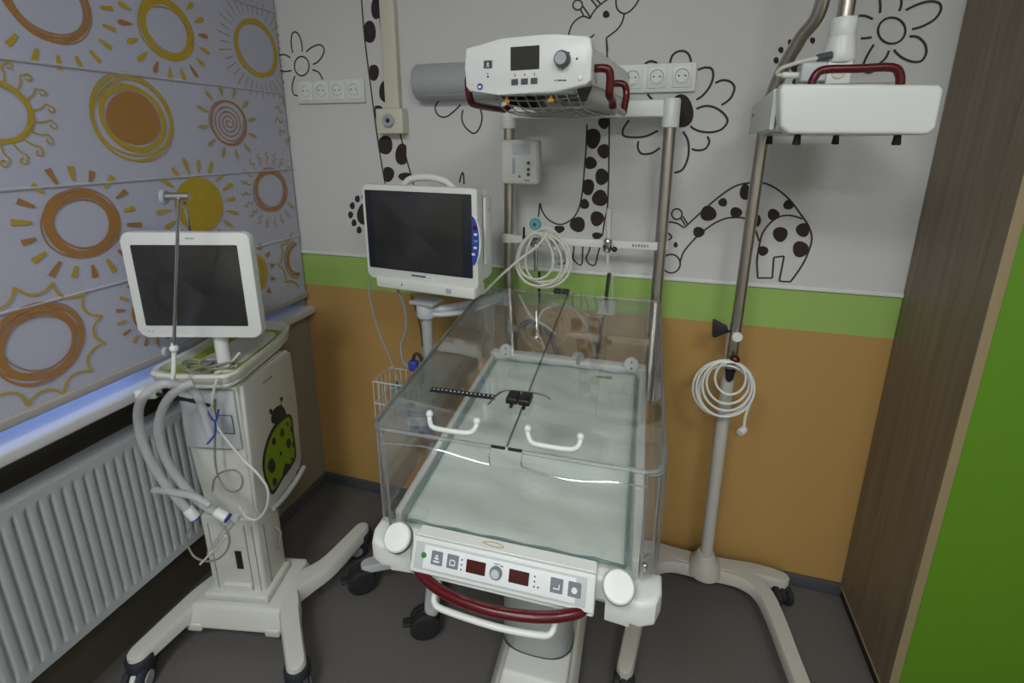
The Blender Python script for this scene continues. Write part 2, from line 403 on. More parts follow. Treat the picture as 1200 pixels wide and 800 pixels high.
# ================================================================== ROMAN BLIND
bl = T('roman_blind', 'white folding window blind printed with yellow and orange hand-drawn suns', 'window blind', (-1.44, .56, .955))
XB = -1.44
mb = MB('blind', 'sun_yellow', 'sun_orange', 'sun_pale')
folds = [.955, 1.209, 1.487, 1.776, 2.065, 2.36]
for a, b in zip(folds, folds[1:]):
    mb.use('blind').box((XB - .004, .565, (a + b) / 2), (.006, 2.30, b - a - .001))
    if a > 1: mb.tube([(XB - .001, -.585, a + .004), (XB - .001, 1.715, a + .004)], .0045, 8, 1)
A = Art(mb, lambda x, y: at(x, y, X=XB), (1, 0, 0), .0002)
def P3(yy, zz): return Vector((XB, yy, zz))
def sun(cx, cy, rpx, rings=(), disc=None, rays=None, name=''):
    """cx,cy photo pixel of the centre, rpx vertical half size in pixels; all radii relative"""
    c = at(cx, cy, X=XB); R = abs(at(cx, cy - rpx, X=XB).z - c.z)
    def pt(a, r): return P3(c.y + R * r * math.cos(a), c.z + R * r * math.sin(a))
    def ri(r, w, j=.02, ph=0, ox=0, oy=0):
        A.stroke([pt(a, r * (1 + j * math.sin(2 * a + ph) + j * .6 * math.cos(3 * a + 2 * ph))) + P3(ox * R, oy * R) - P3(0, 0) for a in [2 * math.pi * k / 16 for k in range(16)]], w * R, 3, True, True)
    return c, R, pt, ri
def U(m): mb.use(m)
def wedge(pt, a, r0, r1, w0, w1):
    A.blob([pt(a - w0 / r0 / 2, r0), pt(a - w1 / r1 / 2, r1), pt(a + w1 / r1 / 2, r1), pt(a + w0 / r0 / 2, r0)], world=True, smooth=False)
def drop(pt, a, r0, r1, w):
    m = (r0 * .35 + r1 * .65)
    A.blob([pt(a, r0), pt(a - w / m / 2, m), pt(a - w * .3 / r1, r1 * .985), pt(a, r1), pt(a + w * .3 / r1, r1 * .985), pt(a + w / m / 2, m)], 3, True)
# top left big ring with bar rays
c, R, pt, ri = sun(57, 2, 48)
U('sun_orange'); ri(.95, .075); ri(.86, .05, .02, 1); ri(.80, .035, .03, 1); ri(1.0, .03, .03, 2); ri(.9, .05, .04, .5, .02)
for k in range(18):
    U('sun_yellow'); a = math.radians(k * 20 + 7); wedge(pt, a, 1.3, 1.66, .09, .14)
c, R, pt, ri = sun(196, 35, 36)
U('sun_yellow'); ri(.88, .13); ri(.95, .06, .02, 5); ri(.80, .06, .02, 4); ri(1.0, .05, .03, 1); ri(.76, .04, .05, 2); ri(.95, .05, .05, 3)
for k in range(18):
    U('sun_orange' if k % 3 == 0 else 'sun_yellow'); drop(pt, math.radians(k * 20 + 3), 1.2, 1.65 + .06 * (k % 2), .17)
c, R, pt, ri = sun(301, 57, 34)
U('sun_yellow'); ri(.93, .12); ri(.99, .05, .03, 1); ri(.86, .05, .03, 2)
U('sun_pale')
for k in range(36): wedge(pt, math.radians(k * 10), 1.18, 1.62 + .12 * (k % 2), .025, .035)
# curly sun at the left edge
c, R, pt, ri = sun(-6, 131, 38)
U('sun_yellow'); ri(.95, .12); ri(1.02, .04, .03, 1); ri(.86, .03, .03, 2)
for k in range(18):
    a = math.radians(k * 20 + 5)
    pts = [pt(a, 1.03), pt(a + .05, 1.3), pt(a + .13, 1.5)]
    e = pt(a + .02, 1.62); rr = .10
    pts += [e + (pt(a + .02 + 1e-3, 1.62) - e) * 0 + P3(R * rr * math.cos(a + 1.6 - t), R * rr * math.sin(a + 1.6 - t)) - P3(0, 0) for t in (0, 1, 2, 3, 4, 5)]
    A.stroke(pts, .05 * R, 3, False, True)
# big target sun
c, R, pt, ri = sun(157, 139, 51)
U('sun_yellow'); ri(.97, .05, .02); ri(.90, .05, .03, 1); ri(.72, .10, .02, 2); ri(.78, .03, .03, 3); ri(1.0, .025, .03, 4)
U('sun_orange'); A.blob([pt(a, .61) for a in [2 * math.pi * k / 20 for k in range(20)]], 2, True); ri(.61, .04, .03, 1)
# spiral sun
c, R, pt, ri = sun(268, 144, 27)
U('sun_orange'); ri(.94, .09, .02); ri(1.0, .04, .03, 2)
A.stroke([pt(t * .55, .04 + t * .55 * .0198 * 1.6 / 1.0) for t in range(0, 47)], .05 * R, 3, False, True)
U('sun_pale')
for k in range(12):
    a = math.radians(k * 30 + 8); drop(pt, a, 1.1, 1.62, .17); U('sun_yellow'); wedge(pt, a, 1.3, 1.75, .02, .02); U('sun_pale')
# squiggle sun at right edge
c, R, pt, ri = sun(346, 141, 28)
U('sun_yellow')
for k in range(14):
    a = math.radians(k * 26); A.stroke([pt(a, .8), pt(a + .1, .95), pt(a - .1, 1.1), pt(a + .08, 1.25)], .05 * R, 3, False, True) if pt(a, 1.3).y < 1.71 else None
# orange ring with wedge rays
c, R, pt, ri = sun(97, 262, 42)
U('sun_orange'); ri(.84, .13, .015); ri(.93, .07, .02, 4); ri(1.0, .04, .03, 1); ri(.72, .06, .03, 2); ri(.95, .06, .03, 3); ri(.78, .05, .02, 5.5)
for k in range(18):
    U('sun_orange' if k % 2 else 'sun_yellow'); wedge(pt, math.radians(k * 20 + 10), 1.22, 1.55 + .06 * (k % 3), .08, .17)
# solid yellow sun
c, R, pt, ri = sun(234, 240, 33)
U('sun_yellow'); A.blob([pt(a, 1) for a in [2 * math.pi * k / 20 for k in range(20)]], 2, True)
for k in range(18): drop(pt, math.radians(k * 20 + 2), 1.12, 1.62 + .1 * (k % 2), .15)
# small orange ring with wavy rays
c, R, pt, ri = sun(317, 223, 28)
U('sun_orange'); ri(.82, .12, .02); ri(.94, .05, .04, 1); ri(.75, .04, .05, 2); ri(.88, .05, .05, 4)
U('sun_yellow')
for k in range(20):
    a = math.radians(k * 18); A.stroke([pt(a, 1.12), pt(a + .05, 1.25), pt(a - .05, 1.38), pt(a + .05, 1.5), pt(a - .03, 1.62)], .045 * R, 3, False, True) if pt(a, 1.62).y < 1.71 else None
# scribbled disc with triangle rays, behind the ventilator screen
c, R, pt, ri = sun(293, 323, 28)
U('sun_yellow'); ri(.9, .14, .02); ri(.62, .14, .04, 2); ri(.4, .14, .04, 3); ri(.2, .14); ri(.76, .1, .05, 1)
U('sun_orange')
for k in range(14): wedge(pt, math.radians(k * 25.7 + 6), 1.2, 1.5, .24, .02)
# scalloped ring at right edge
c, R, pt, ri = sun(350, 303, 26)
U('sun_orange'); A.stroke([pt(a, .72) for a in [math.radians(d) for d in range(95, 266, 17)]], .16 * R, 3, False, True); A.stroke([pt(a, .9) for a in [math.radians(d) for d in range(105, 256, 15)]], .05 * R, 3, False, True)
U('sun_yellow')
for k in range(4):
    a = math.radians(100 + k * 40); A.stroke([pt(a, 1.32), pt(a + .15, 1.12), pt(a + .35, 1.08), pt(a + .55, 1.12), pt(a + .7, 1.32)], .07 * R, 3, False, True)
# big scribbled ring with scalloped outline, bottom left
c, R, pt, ri = sun(46, 402, 48)
U('sun_orange')
for i, (r, w) in enumerate(((.97, .05), (.92, .05), (.86, .07), (.80, .07), (.74, .05), (.70, .03), (.89, .03), (1.01, .025))): ri(r, w, .025 + .01 * (i % 3), i * 1.7)
U('sun_yellow')
for k in range(12):
    a = math.radians(k * 30 + 8); A.stroke([pt(a, 1.52), pt(a + .10, 1.30), pt(a + .26, 1.22), pt(a + .42, 1.30), pt(a + .5236, 1.52)], .055 * R, 4, False, True)
# sun hidden behind the ventilator screen, its rays peep out
c, R, pt, ri = sun(180, 362, 28)
U('sun_orange'); ri(.85, .2)
for k in range(18): U('sun_yellow' if k % 2 else 'sun_orange'); wedge(pt, math.radians(k * 20 + 4), 1.2, 1.55, .07, .14)
mb.v = [tuple(Vector(v) - Vector((-1.44, .56, .955))) for v in mb.v]
FLAT.add('fabric'); bl.part('fabric', mb)
bl.part('hem_bar', MB('hem').box((.004, .005, .0), (.016, 2.30, .026), .005))
bl.part('head_rail', MB('white').box((-.02, .005, 1.42), (.05, 2.30, .05), .006))
# ================================================================== RADIATOR
rd = T('radiator', 'white ribbed panel radiator under the window sill', 'radiator', (-1.41, .3, .295))
p = .0262; y0, y1 = -.95, 1.17; zs = [0, .022, .026, .034, .05, .423, .439, .447, .451, .473]
prof = [1, 1, 1, .6, 0, 0, .6, 1, 1, 1]
V = []; Fc = []; ys = []
n = int((y1 - y0 - .05) / p); st = y0 + .025
wave = [(0, 0), (.12, .0), (.2, 1), (.26, 1), (.34, .0)]
cols = [(y0, 0), (st, 0)]
for k in range(n):
    for q, w in ((.02, .15), (.16, 0), (.5, 0), (.66, .25), (.78, 1), (.88, 1), (.97, .3)): cols.append((st + (k + q) * p, w))
cols += [(y1 - .02, 0), (y1, 0)]
for yy, w in cols:
    for z, q in zip(zs, prof): V.append((-.0085 * w * (1 - q) , yy, z))
K = len(zs)
for i in range(len(cols) - 1):
    for j in range(K - 1): Fc.append((i * K + j, (i + 1) * K + j, (i + 1) * K + j + 1, i * K + j + 1))
mb = MB('radiator'); mb.add(V, Fc); mb.box((-.030, (y0 + y1) / 2, .2365), (.035, y1 - y0, .46), .004)
rd.part('front_panel', mb)
mb = MB('radiator').box((-.085, .11, .2365), (.02, 2.12, .45), .004)
mb.box((-.066, .11, .462), (.05, 2.1, .004)).box((-.040, .11, .455), (.018, 2.1, .003))
mb.box((-.06, 1.172, .2365), (.075, .006, .47), .002).box((-.06, -.952, .2365), (.075, .006, .47), .002)
for yy in (-.7, .75): mb.box((-.105, yy, .25), (.04, .03, .3))
rd.part('rear_panel', mb)
mb = MB('radiator').tube([(-.085, 1.17, .03), (-.085, 1.20, .03), (-.085, 1.215, .0), (-.085, 1.215, -.29)], .009, 10, 4)
rd.part('supply_pipe', mb)
# ================================================================== WARDROBE
wd = T('wardrobe', 'tall wood-sided wardrobe with lime green door in the right corner', 'wardrobe', (XR + .4, 1.53, 0))
YF = 1.335
mb = MB('wood').box((XR + .01 - (XR + .4), (YF + 1.722) / 2 - 1.53, 1.30), (.02, 1.722 - YF, 2.52)); wd.part('side_panel', mb)
mb = MB('edge_wood').box((XR + .0105 - (XR + .4), YF - .0005 - 1.53, 1.30), (.0225, .003, 2.52), .001)
mb.box((XR - .001 - (XR + .4), (YF + 1.722) / 2 - 1.53, .042), (.004, 1.722 - YF, .006)); wd.part('edge_banding', mb, label='pale wood edge strip')
mb = MB('rubber').box((XR + .012 - (XR + .4), (YF + 1.722) / 2 - 1.53, .02), (.018, 1.722 - YF - .01, .04)); wd.part('shadow_strip', mb)  # black strip stands in for the shadow gap below the side panel
for k in range(2):
    x0 = XR + .024 + k * .392
    d = wd.part('door', MB('wardrobe_green').box((x0 + .194 - (XR + .4), YF + .012 - 1.53, 1.32), (.388, .018, 2.50), .0015))
mb = MB('wood').box((.388, .002, 1.30), (.018, .37, 2.52)).box((0, .183, 1.3), (.77, .008, 2.5)).box((0, .0, 2.56), (.77, .38, .018)).box((0, .0, .05), (.77, .36, .018)); wd.part('carcass', mb)
# ================================================================== WALL FITTINGS
def sockets(name, pxs, py, n, label):
    a = at(pxs[0], py[0], Y=YB); b = at(pxs[1], py[1], Y=YB); z = (a.z + b.z) / 2; pit = (b.x - a.x) / (n - 1)
    t = T(name, label, 'power socket strip', ((a.x + b.x) / 2, YB, z)); w = pit * (n - 1) + .085
    t.part('frame', MB('white' if 'right' in label else 'offwhite').box((0, -.006, 0), (w, .012, .086), .004))
    for k in range(n):
        x = (k - (n - 1) / 2) * pit
        mb = MB('white').box((x, -.0125, .003), (.058, .005, .066), .002)
        c = Vector((x, -.0145, .004)); mb.lathe([(.0235, 0), (.0235, .004), (.0205, .004), (.0195, .0012), (.004, .001), (.001, .001)], c, (0, -1, 0), 32)
        s = t.part('socket', mb)
        hm = MB('grey_print_shade').tube([c + Vector((.0195 * math.cos(a), -.0012, .0195 * math.sin(a))) for a in [k * math.pi / 12 for k in range(24)]], .0009, 6, 1, True).use('ink'); hm.disc((x - .0095, -.0145, .004), .0028, .0016, (0, -1, 0), seg=10).disc((x + .0095, -.0145, .004), .0028, .0016, (0, -1, 0), seg=10)  # grey ring paints shading into the socket recess; dark discs are the pin holes
        hm.box((x, -.0155, .0255), (.009, .002, .003)).box((x, -.0155, -.0175), (.009, .002, .003)); t.part('contact_and_shade', hm, s)
    return t
sockets('socket_strip', (361, 417), (108.5, 106.3), 4, 'strip of four white wall sockets below the small flower, left of the conduit')
sockets('socket_strip', (713.5, 799), (94.5, 90.3), 4, 'strip of white wall sockets above the right post of the warmer')
# conduit and aerial / gas outlet
a = at(457, 40, Y=YB)
single('cable_conduit', MB('cream').box((-.957, YB - .014, 2.26), (.056, .028, 1.09), .003), 'cream cable duct running down the wall to the square outlet', 'cable duct')
t = T('wall_outlet', 'square cream wall outlet box with round metal port at end of duct', 'wall outlet', (-.957, YB, 1.67))
t.part('housing', MB('cream').box((-.004, -.024, 0), (.108, .048, .088), .004))
t.part('port', MB('alu').lathe([(.024, 0), (.024, .008), (.02, .012), (.014, .012), (.011, .006), (.001, .006)], (-.006, -.048, .002), (0, -1, 0)), label='round metal port')
t.part('port_hole', MB('black').disc((-.006, -.053, .002), .008, .003, (0, -1, 0)))
# grey bed head light
t = T('wall_lamp', 'long grey metal wall light housing behind the warmer head', 'wall lamp', (-.48, YB, 1.80))
pf = [(0, -.06), (-.045, -.06), (-.075, -.035), (-.085, 0), (-.075, .04), (-.05, .058), (0, .06)]
t.part('housing', MB('alu').prism([(-.365, y, z) for y, z in pf], (.65, 0, 0), .003))
for sx in (-.372, .284): t.part('end_cap', MB('grey').prism([(sx, y * (.93), z * .93) for y, z in pf], (.008, 0, 0), .002))
mb = MB('grey').box((-.02, -.0615, -.045), (.6, .003, .004)); t.part('seam', mb)
# ================================================================== VENTILATOR CART (left)
OV = (-1.235, 1.003, 0); v = T('ventilator', 'white ventilator on wheeled cart with tilted touchscreen and ladybug on side', 'ventilator', OV, 12)
def leg_loft(mb, secs):
    """secs: (x,y,halfwidth,z_top,z_bot) cross-sections along a leg"""
    n = len(secs); V = []; Fc = []
    for i, (x, y, w, zt, zb) in enumerate(secs):
        a = secs[max(i - 1, 0)]; b = secs[min(i + 1, n - 1)]; t = Vector((b[0] - a[0], b[1] - a[1], 0)).normalized(); d = Vector((-t.y, t.x, 0))
        c = Vector((x, y, 0)); hs = zt - zb
        for k, z in ((-1, zb), (-1.0, zt - .25 * hs), (-.82, zt - .04 * hs), (0, zt), (.82, zt - .04 * hs), (1.0, zt - .25 * hs), (1, zb)): V.append(c + d * w * k + Vector((0, 0, z)))
    for i in range(n - 1):
        for k in range(7): q = (k + 1) % 7; Fc.append((i * 7 + k, i * 7 + q, (i + 1) * 7 + q, (i + 1) * 7 + k))
    Fc.append(tuple(range(7))[::-1]); Fc.append(tuple((n - 1) * 7 + k for k in range(7))); mb.add(V, Fc)
def rounded(path, w, zt0, zt1, zb0, zb1, n=8):
    P = catmull([(x, y, 0) for x, y in path], n); N = len(P); out = []
    for i, q in enumerate(P): f = i / (N - 1); out.append((q.x, q.y, w(f) if callable(w) else w, zt0 + (zt1 - zt0) * f, zb0 + (zb1 - zb0) * f))
    t = (P[-1] - P[-2]).normalized(); ww = out[-1][2]
    for a in (25, 50, 70, 84): out.append((P[-1].x + t.x * ww * math.sin(math.radians(a)), P[-1].y + t.y * ww * math.sin(math.radians(a)), ww * math.cos(math.radians(a)), zt1 - .004 * a / 84, zb1))
    return out
def caster(t, x, y, R, yaw, hood='white', rub='rubber', top=.09, parent=None, brake=False):
    """twin wheel caster; swivel axis at x,y"""
    M = Matrix.Translation((x, y, 0)) @ Matrix.Rotation(math.radians(yaw), 4, 'Z'); off = .022
    mb = MB(hood); pts = [(off, 0, R)]
    mb.tube([M @ Vector((0, 0, top)), M @ Vector((0, 0, R * 1.35))], .012, 12, 1)
    mb.prism([M @ Vector((off + R * .86 * math.cos(math.radians(a)), -.007, R + R * .92 * math.sin(math.radians(a)))) for a in range(0, 211, 15)], (M.to_3x3() @ Vector((0, .014, 0))), .002)
    if brake: mb.use(rub).box((off + R * 1.12, 0, R * 1.2), (.035, .03, .012), .004, M=M)
    c = t.part('caster', mb, parent)
    for s in (-1, 1):
        w = MB(rub); ax = M.to_3x3() @ Vector((0, s, 0)); base = M @ Vector((off, s * .009, R)); w.lathe([(R * .8, 0), (R, .004), (R, .017), (R * .85, .022), (R * .6, .022)], base, ax, 28)
        if hood != rub: w.use('grey').disc(base + ax * .018, R * .55, .007, ax)
        t.part('wheel', w, c)
mb = MB('cart_white')
tipz = .128
mb.hexa([(-.165, -.072, .062), (.17, -.072, .062), (.165, .18, .062), (-.16, .18, .062), (-.15, -.045, .135), (.155, -.045, .135), (.15, .16, .14), (-.145, .16, .14)], .012)
mb.box((-.13, -.055, .065), (.05, .03, .03), .006).box((.135, -.055, .065), (.05, .03, .03), .006)
leg_loft(mb, rounded([(.12, .06), (.165, .0), (.20, -.06), (.283, -.185)], lambda f: .036 - .008 * f, .137, tipz, .07, .085))
leg_loft(mb, rounded([(.12, .02), (.175, .10), (.225, .17), (.283, .335)], lambda f: .036 - .008 * f, .137, tipz, .07, .085))
leg_loft(mb, rounded([(-.12, .06), (-.15, .0), (-.17, -.06), (-.205, -.195)], lambda f: .036 - .008 * f, .137, tipz, .07, .085))
leg_loft(mb, rounded([(-.10, .04), (-.12, .10), (-.13, .15), (-.14, .27)], lambda f: .036 - .008 * f, .137, tipz, .07, .085))
base = v.part('base', mb)
for x, y, yw in ((.283, -.185, -60), (.283, .335, 200), (-.205, -.195, -80), (-.14, .265, 90)):
    d = Vector((x, y, 0)); cap = MB('navyrubber').lathe([(.034, 0), (.037, .005), (.037, .040), (.034, .045)], (x, y, .062), (0, 0, 1), 28); v.part('corner_bumper', cap, base)
    caster(v, x, y, .040, yw, 'cart_white', 'navyrubber', .085)
# column
mb = MB('cart_white').box((0, .06, .29), (.186, .13, .32), .012).box((0, -.005, .165), (.10, .02, .055), .006)
mb.box((0, .045, .15), (.22, .15, .03), .008)
col = v.part('column', mb)
mb = MB('grey_print_shade')
for x in (-.068, .052, .078): mb.box((x, -.0052, .29), (.0028, .002, .26))
mb.box((.0935, .03, .29), (.002, .004, .28)); v.part('groove', mb, col)
v.part('slot', MB('black').box((.018, -.0056, .285), (.022, .003, .07), .001), col)
# body
mb = MB('cart_white')
mb.prism([(x, -.002, z) for x, z in ((-.082, .74), (-.074, .60), (-.058, .40), (.095, .40), (.097, .91), (-.084, .91))], (0, .26, 0), .01, 3)
body = v.part('body', mb)
v.part('front_panel', MB('lightgrey').box((.006, -.006, .80), (.172, .012, .195), .004), body, 'light grey upper front panel')
mb = MB('bluegrey').box((.055, -.0135, .79), (.05, .004, .06), .002); fp = v.part('button_panel', mb, body)
mb = MB('darkgrey')
for a, b in (((.03, .76), (.03, .82)), ((.03, .82), (.08, .82)), ((.08, .82), (.08, .76)), ((.08, .76), (.03, .76))): mb.tube([(a[0], -.0155, a[1]), (b[0], -.0155, b[1])], .0012, 6, 1)
v.part('outline', mb, body)
v.part('dark_bar', MB('black').box((-.045, -.013, .865), (.07, .004, .008)), body); v.part('panel_gap', MB('grey_print_shade').box((.02, -.013, .704), (.13, .003, .002)), body)
# side cover with ladybug
sx = .099
side = [v.px(x, y, 'x', sx) for x, y in ((281, 452), (287, 446), (333, 410), (338, 413), (345, 470), (351, 535), (349, 547), (322, 590), (304, 604), (298, 596))]
side = [Vector((sx - .004, q.y, q.z)) for q in side]
mb = MB('cart_white').prism(side, (.012, 0, 0), .004, 3)
sc = v.part('side_cover', mb, body)
lb = MB('ink', 'ladybug_green'); xs = sx + .0086
B = Art(lb, lambda x, y: v.px(x, y, 'x', xs), (1, 0, 0), .0003)
c5 = lambda pts: [(200 + x / 3.636, 390 + y / 3.636) for x, y in pts]
lb.use('ink'); B.blob(c5([(392, 585), (395, 510), (420, 430), (455, 375), (500, 345), (518, 365), (525, 430), (535, 520), (515, 570), (480, 620), (440, 685), (418, 670)]))
B.blob(c5([(430, 380), (432, 340), (450, 315), (472, 308), (488, 330), (490, 355), (455, 385)])); B.stroke(c5([(440, 345), (430, 335), (427, 330)]), .004); B.stroke(c5([(470, 310), (470, 295), (473, 280)]), .004)
B.blob(c5([(420, 328), (430, 324), (434, 340), (424, 346)])); B.blob(c5([(466, 278), (474, 272), (478, 285), (470, 292)]))
lb.use('ladybug_green'); B.blob(c5([(403, 590), (405, 515), (428, 440), (462, 388), (500, 358), (512, 375), (518, 430), (528, 515), (508, 562), (472, 615), (438, 668), (425, 655)]))
lb.use('ink')
for x, y, rx, ry in ((475, 425, 9, 18), (440, 462, 9, 16), (502, 470, 10, 22), (469, 513, 6, 10), (430, 566, 16, 32), (443, 634, 10, 18), (515, 410, 6, 14), (496, 388, 5, 8), (522, 475, 4, 12), (516, 537, 5, 8)):
    B.blob(c5([(x + rx * math.cos(a), y + ry * math.sin(a)) for a in [k * .6283 for k in range(10)]]), 2)
B.blob(c5([(488, 555), (520, 560), (500, 590), (472, 625), (478, 590)]), smooth=False)
lb.use('grey_print_shade'); B.stroke(c5([(392, 215), (412, 200), (434, 182)]), .005)
FLAT.add('ladybug_sticker'); v.part('ladybug_sticker', lb, body, 'green ladybug sticker with black spots')
mb = MB('grey').tube([v.px(320, 596, 'x', .112), v.px(335, 580, 'x', .118), v.px(349, 560, 'x', .118), v.px(356, 547, 'x', .112)], .009, 10, 5)
v.part('side_rail', mb, body)
# tray
tp = [(-.122, -.035), (.07, -.045), (.108, -.02), (.112, .05), (.075, .35), (-.10, .35), (-.125, .1)]
tp = [(q.x, q.y) for q in catmull([(a, b, 0) for a, b in tp], 5, True)]
mb = MB('cart_white').prism([(x, y, .925) for x, y in tp], (0, 0, .012), .003)
N = len(tp); Vv = []; Fc = []
for x, y in tp:
    c = Vector((0, .15, 0)); d = (Vector((x, y, 0)) - c)
    for k, z in ((.97, .930), (1.0, .935), (1.03, .958), (1.0, .965), (.93, .962), (.90, .938)): Vv.append(c + d * k + Vector((0, 0, z)))
for i in range(N):
    for k in range(5): j = (i + 1) % N; Fc.append((i * 6 + k, j * 6 + k, j * 6 + k + 1, i * 6 + k + 1))
mb.add(Vv, Fc)
tray = v.part('tray', mb)
mb = MB('lime').prism([(x * .9, .15 + (y - .15) * .9, .937) for x, y in tp], (0, 0, .004)); v.part('tray_liner', mb, tray, 'lime green tray liner')
mb = MB('cart_white').prism([(.004 + x * .55, .19 + (y - .15) * .62, .9405) for x, y in tp], (0, 0, .003), .001); v.part('tray_pad', mb, tray)
v.part('tray_bracket', MB('bluegrey').box((0, .13, .918), (.14, .22, .02), .004))
# screen
c0 = at(225, 334, Y=1.005); ms = T('x', 'x', 'x', c0, 16); E_ = lambda x, y: ms.px(x, y, 'y', 0)
TL, TR, BL, BR = E_(147, 271), E_(298, 274), E_(155, 393), E_(301, 397)
bpy.data.objects.remove(ms.o)
w = (TR.x - TL.x + BR.x - BL.x) / 4; h = (TL.z - BL.z + TR.z - BR.z) / 4; cx = (TL.x + TR.x + BL.x + BR.x) / 4; cz = (TL.z + BR.z + TR.z + BL.z) / 4
Ms = v.I @ ms.M @ Matrix.Translation((cx, 0, cz))
def rr(w, h, r, n=5):
    o = []
    for qx, qz, a0 in ((1, 1, 0), (-1, 1, 90), (-1, -1, 180), (1, -1, 270)):
        for k in range(n + 1): a = math.radians(a0 + 90 * k / n); o.append((qx * (w - r) + r * math.cos(a), qz * (h - r) + r * math.sin(a)))
    return o
mb = MB('white').prism([Ms @ Vector((x, 0, z)) for x, z in rr(w, h, .022)], Ms.to_3x3() @ Vector((0, .028, 0)), .005, 3)
mb.prism([Ms @ Vector((x, .024, z)) for x, z in rr(w * .86, h * .85, .03)], Ms.to_3x3() @ Vector((0, .025, 0)), .008, 3)
mon = v.part('touchscreen', mb)
g0, g1 = [E_(x, y) - Vector((cx, 0, cz)) for x, y in ((158, 287), (288, 382))]
q = [E_(x, y) - Vector((cx, 0, cz)) for x, y in ((158, 287), (282, 287), (287, 382), (166, 381))]
ww = (q[1].x - q[0].x + q[2].x - q[3].x) / 4; hh = (q[0].z - q[3].z + q[1].z - q[2].z) / 4; gx = sum(p.x for p in q) / 4; gz = sum(p.z for p in q) / 4
v.part('display', MB('screen').prism([Ms @ Vector((gx + x, -.0012, gz + z)) for x, z in rr(ww, hh, .003)], Ms.to_3x3() @ Vector((0, .004, 0)), .0006), mon, 'switched-off dark display')
mb = MB('grey_print_shade')
for k in range(5): mb.box((gx + .01 + k * .005, -.0004, h - .016), (.003, .001, .004), M=Ms)
v.part('marking', mb, mon); mb = MB('grey_print_shade')
for k in range(2): mb.disc(Ms @ Vector((-w + .03 + k * .012, .0004, -h + .018)), .0022, .001, Ms.to_3x3() @ Vector((0, -1, 0)), seg=10)
v.part('indicator_dot', mb, mon)
nk = Ms @ Vector((.03, .04, -h + .02))
mb = MB('white').tube([nk, Vector((nk.x, nk.y, .99)), Vector((nk.x, nk.y, .94))], .019, 18, 1).disc((nk.x, nk.y, .94), .032, .012); v.part('screen_neck', mb)
# circuit support arm: two steel rods with joints
v2 = T('support_arm', 'jointed steel rod arm rising in front of the ventilator touchscreen', 'support arm', v.M @ Vector((-.1, -.07, .93)), 12)
Wl = lambda x, y, Y: v2.Y(x, y, Y)
v2.part('front_rod', MB('chrome').tube([Wl(209.5, 232, .915), Wl(204, 404, .90)], .0042, 12, 1))
v2.part('rear_rod', MB('steel').tube([Wl(216, 238, .94), Wl(223, 270, 1.06), Wl(226, 290, 1.12)], .0042, 12, 1))
v2.part('clamp', MB('steel').tube([Wl(196, 230, .91), Wl(222, 230, .93)], .0095, 14, 1))
v2.part('knob', MB('bluegrey').lathe([(.008, 0), (.018, .003), (.019, .008), (.016, .012)], Wl(189, 231, .905), (1, .2, 0)).tube([Wl(189, 231, .905), Wl(199, 230, .91)], .007, 12, 1))
v2.part('elbow', MB('white').ball(Wl(204, 408, .90), .011).tube([Wl(203, 402, .90), Wl(204, 415, .90), Wl(203, 440, .89), Wl(199, 452, .885)], .006, 10, 4))
v2.part('knob', MB('bluegrey').lathe([(.006, 0), (.013, .003), (.013, .009), (.01, .012)], Wl(191, 412, .89), (1, .2, 0)))
mb = MB('white').box(Wl(174, 460, .87), (.055, .03, .024), .004, rot=(math.radians(6), 'Z')); v2.part('hose_holder', mb)
mb = MB('black').tube([Wl(168, 459, .865), Wl(205, 465, .88), Wl(246, 475, .94)], .0045, 8, 1); v2.part('holder_bar', mb)
# breathing hoses
corr = lambda i, N: 1.0 + .045 * (1 if i % 2 else -1)
def hose(name, pts, r, label, ends=True):
    t = T(name, label, 'breathing hose', at(*pts[-1][:2], Y=pts[-1][2])); P = [t.Y(x, y, Y) for x, y, Y in pts]
    Pd = catmull(P, 16); Q = [Pd[0]]
    for q_ in Pd:
        if (q_ - Q[-1]).length > .0035: Q.append(q_)
    t.part('tube', MB('hose').tube(Q, r, 14, 1, rf=corr))
    if ends:
        d = (P[-1] - P[-2]).normalized(); e = MB('white').lathe([(r * 1.15, -.012), (r * 1.2, .0), (r * 1.25, .02), (r * 1.05, .026)], P[-1] - d * .012, d, 18).use('blue').lathe([(r * 1.12, 0), (r * 1.12, .004)], P[-1] + d * .012, d, 18); t.part('cuff', e)
hose('breathing_hose', [(213, 452, .885), (190, 450, .85), (170, 462, .835), (162, 485, .835), (168, 520, .84), (186, 556, .85), (208, 584, .86), (226, 603, .87)], .0118, 'outer translucent corrugated hose looping down to the white and blue cuff')
hose('breathing_hose', [(226, 448, .90), (206, 458, .87), (191, 478, .86), (186, 505, .86), (196, 540, .87), (218, 572, .88), (240, 592, .885), (262, 604, .89)], .0118, 'inner translucent corrugated hose ending beside the cart column')
hose('breathing_hose', [(219, 452, .91), (231, 463, .92), (238, 480, .925), (246, 508, .93)], .0112, 'short translucent hose hanging in front of the cart body', False)
hose('breathing_hose', [(180, 574, .85), (200, 576, .85), (228, 582, .862), (246, 592, .868)], .0095, 'translucent hose stub lying across the two long hoses', False)
single('tube_connector', MB('soft_plastic').tube([at(272, 612, Y=.93), at(258, 630, Y=.91), at(246, 648, Y=.90)], .009, 12, 3).use('white').box(at(276, 606, Y=.945), (.02, .02, .02), .004), 'clear plastic connector under the hose cuffs', 'connector')
single('wire_clip', MB('blue').tube([at(243, 482, Y=.93), at(252, 494, Y=.93), at(256, 480, Y=.93)], .003, 8, 3).tube([at(252, 494, Y=.93), at(252, 508, Y=.925), at(243, 520, Y=.92)], .003, 8, 4), 'blue plastic clip below the short hose', 'clip')
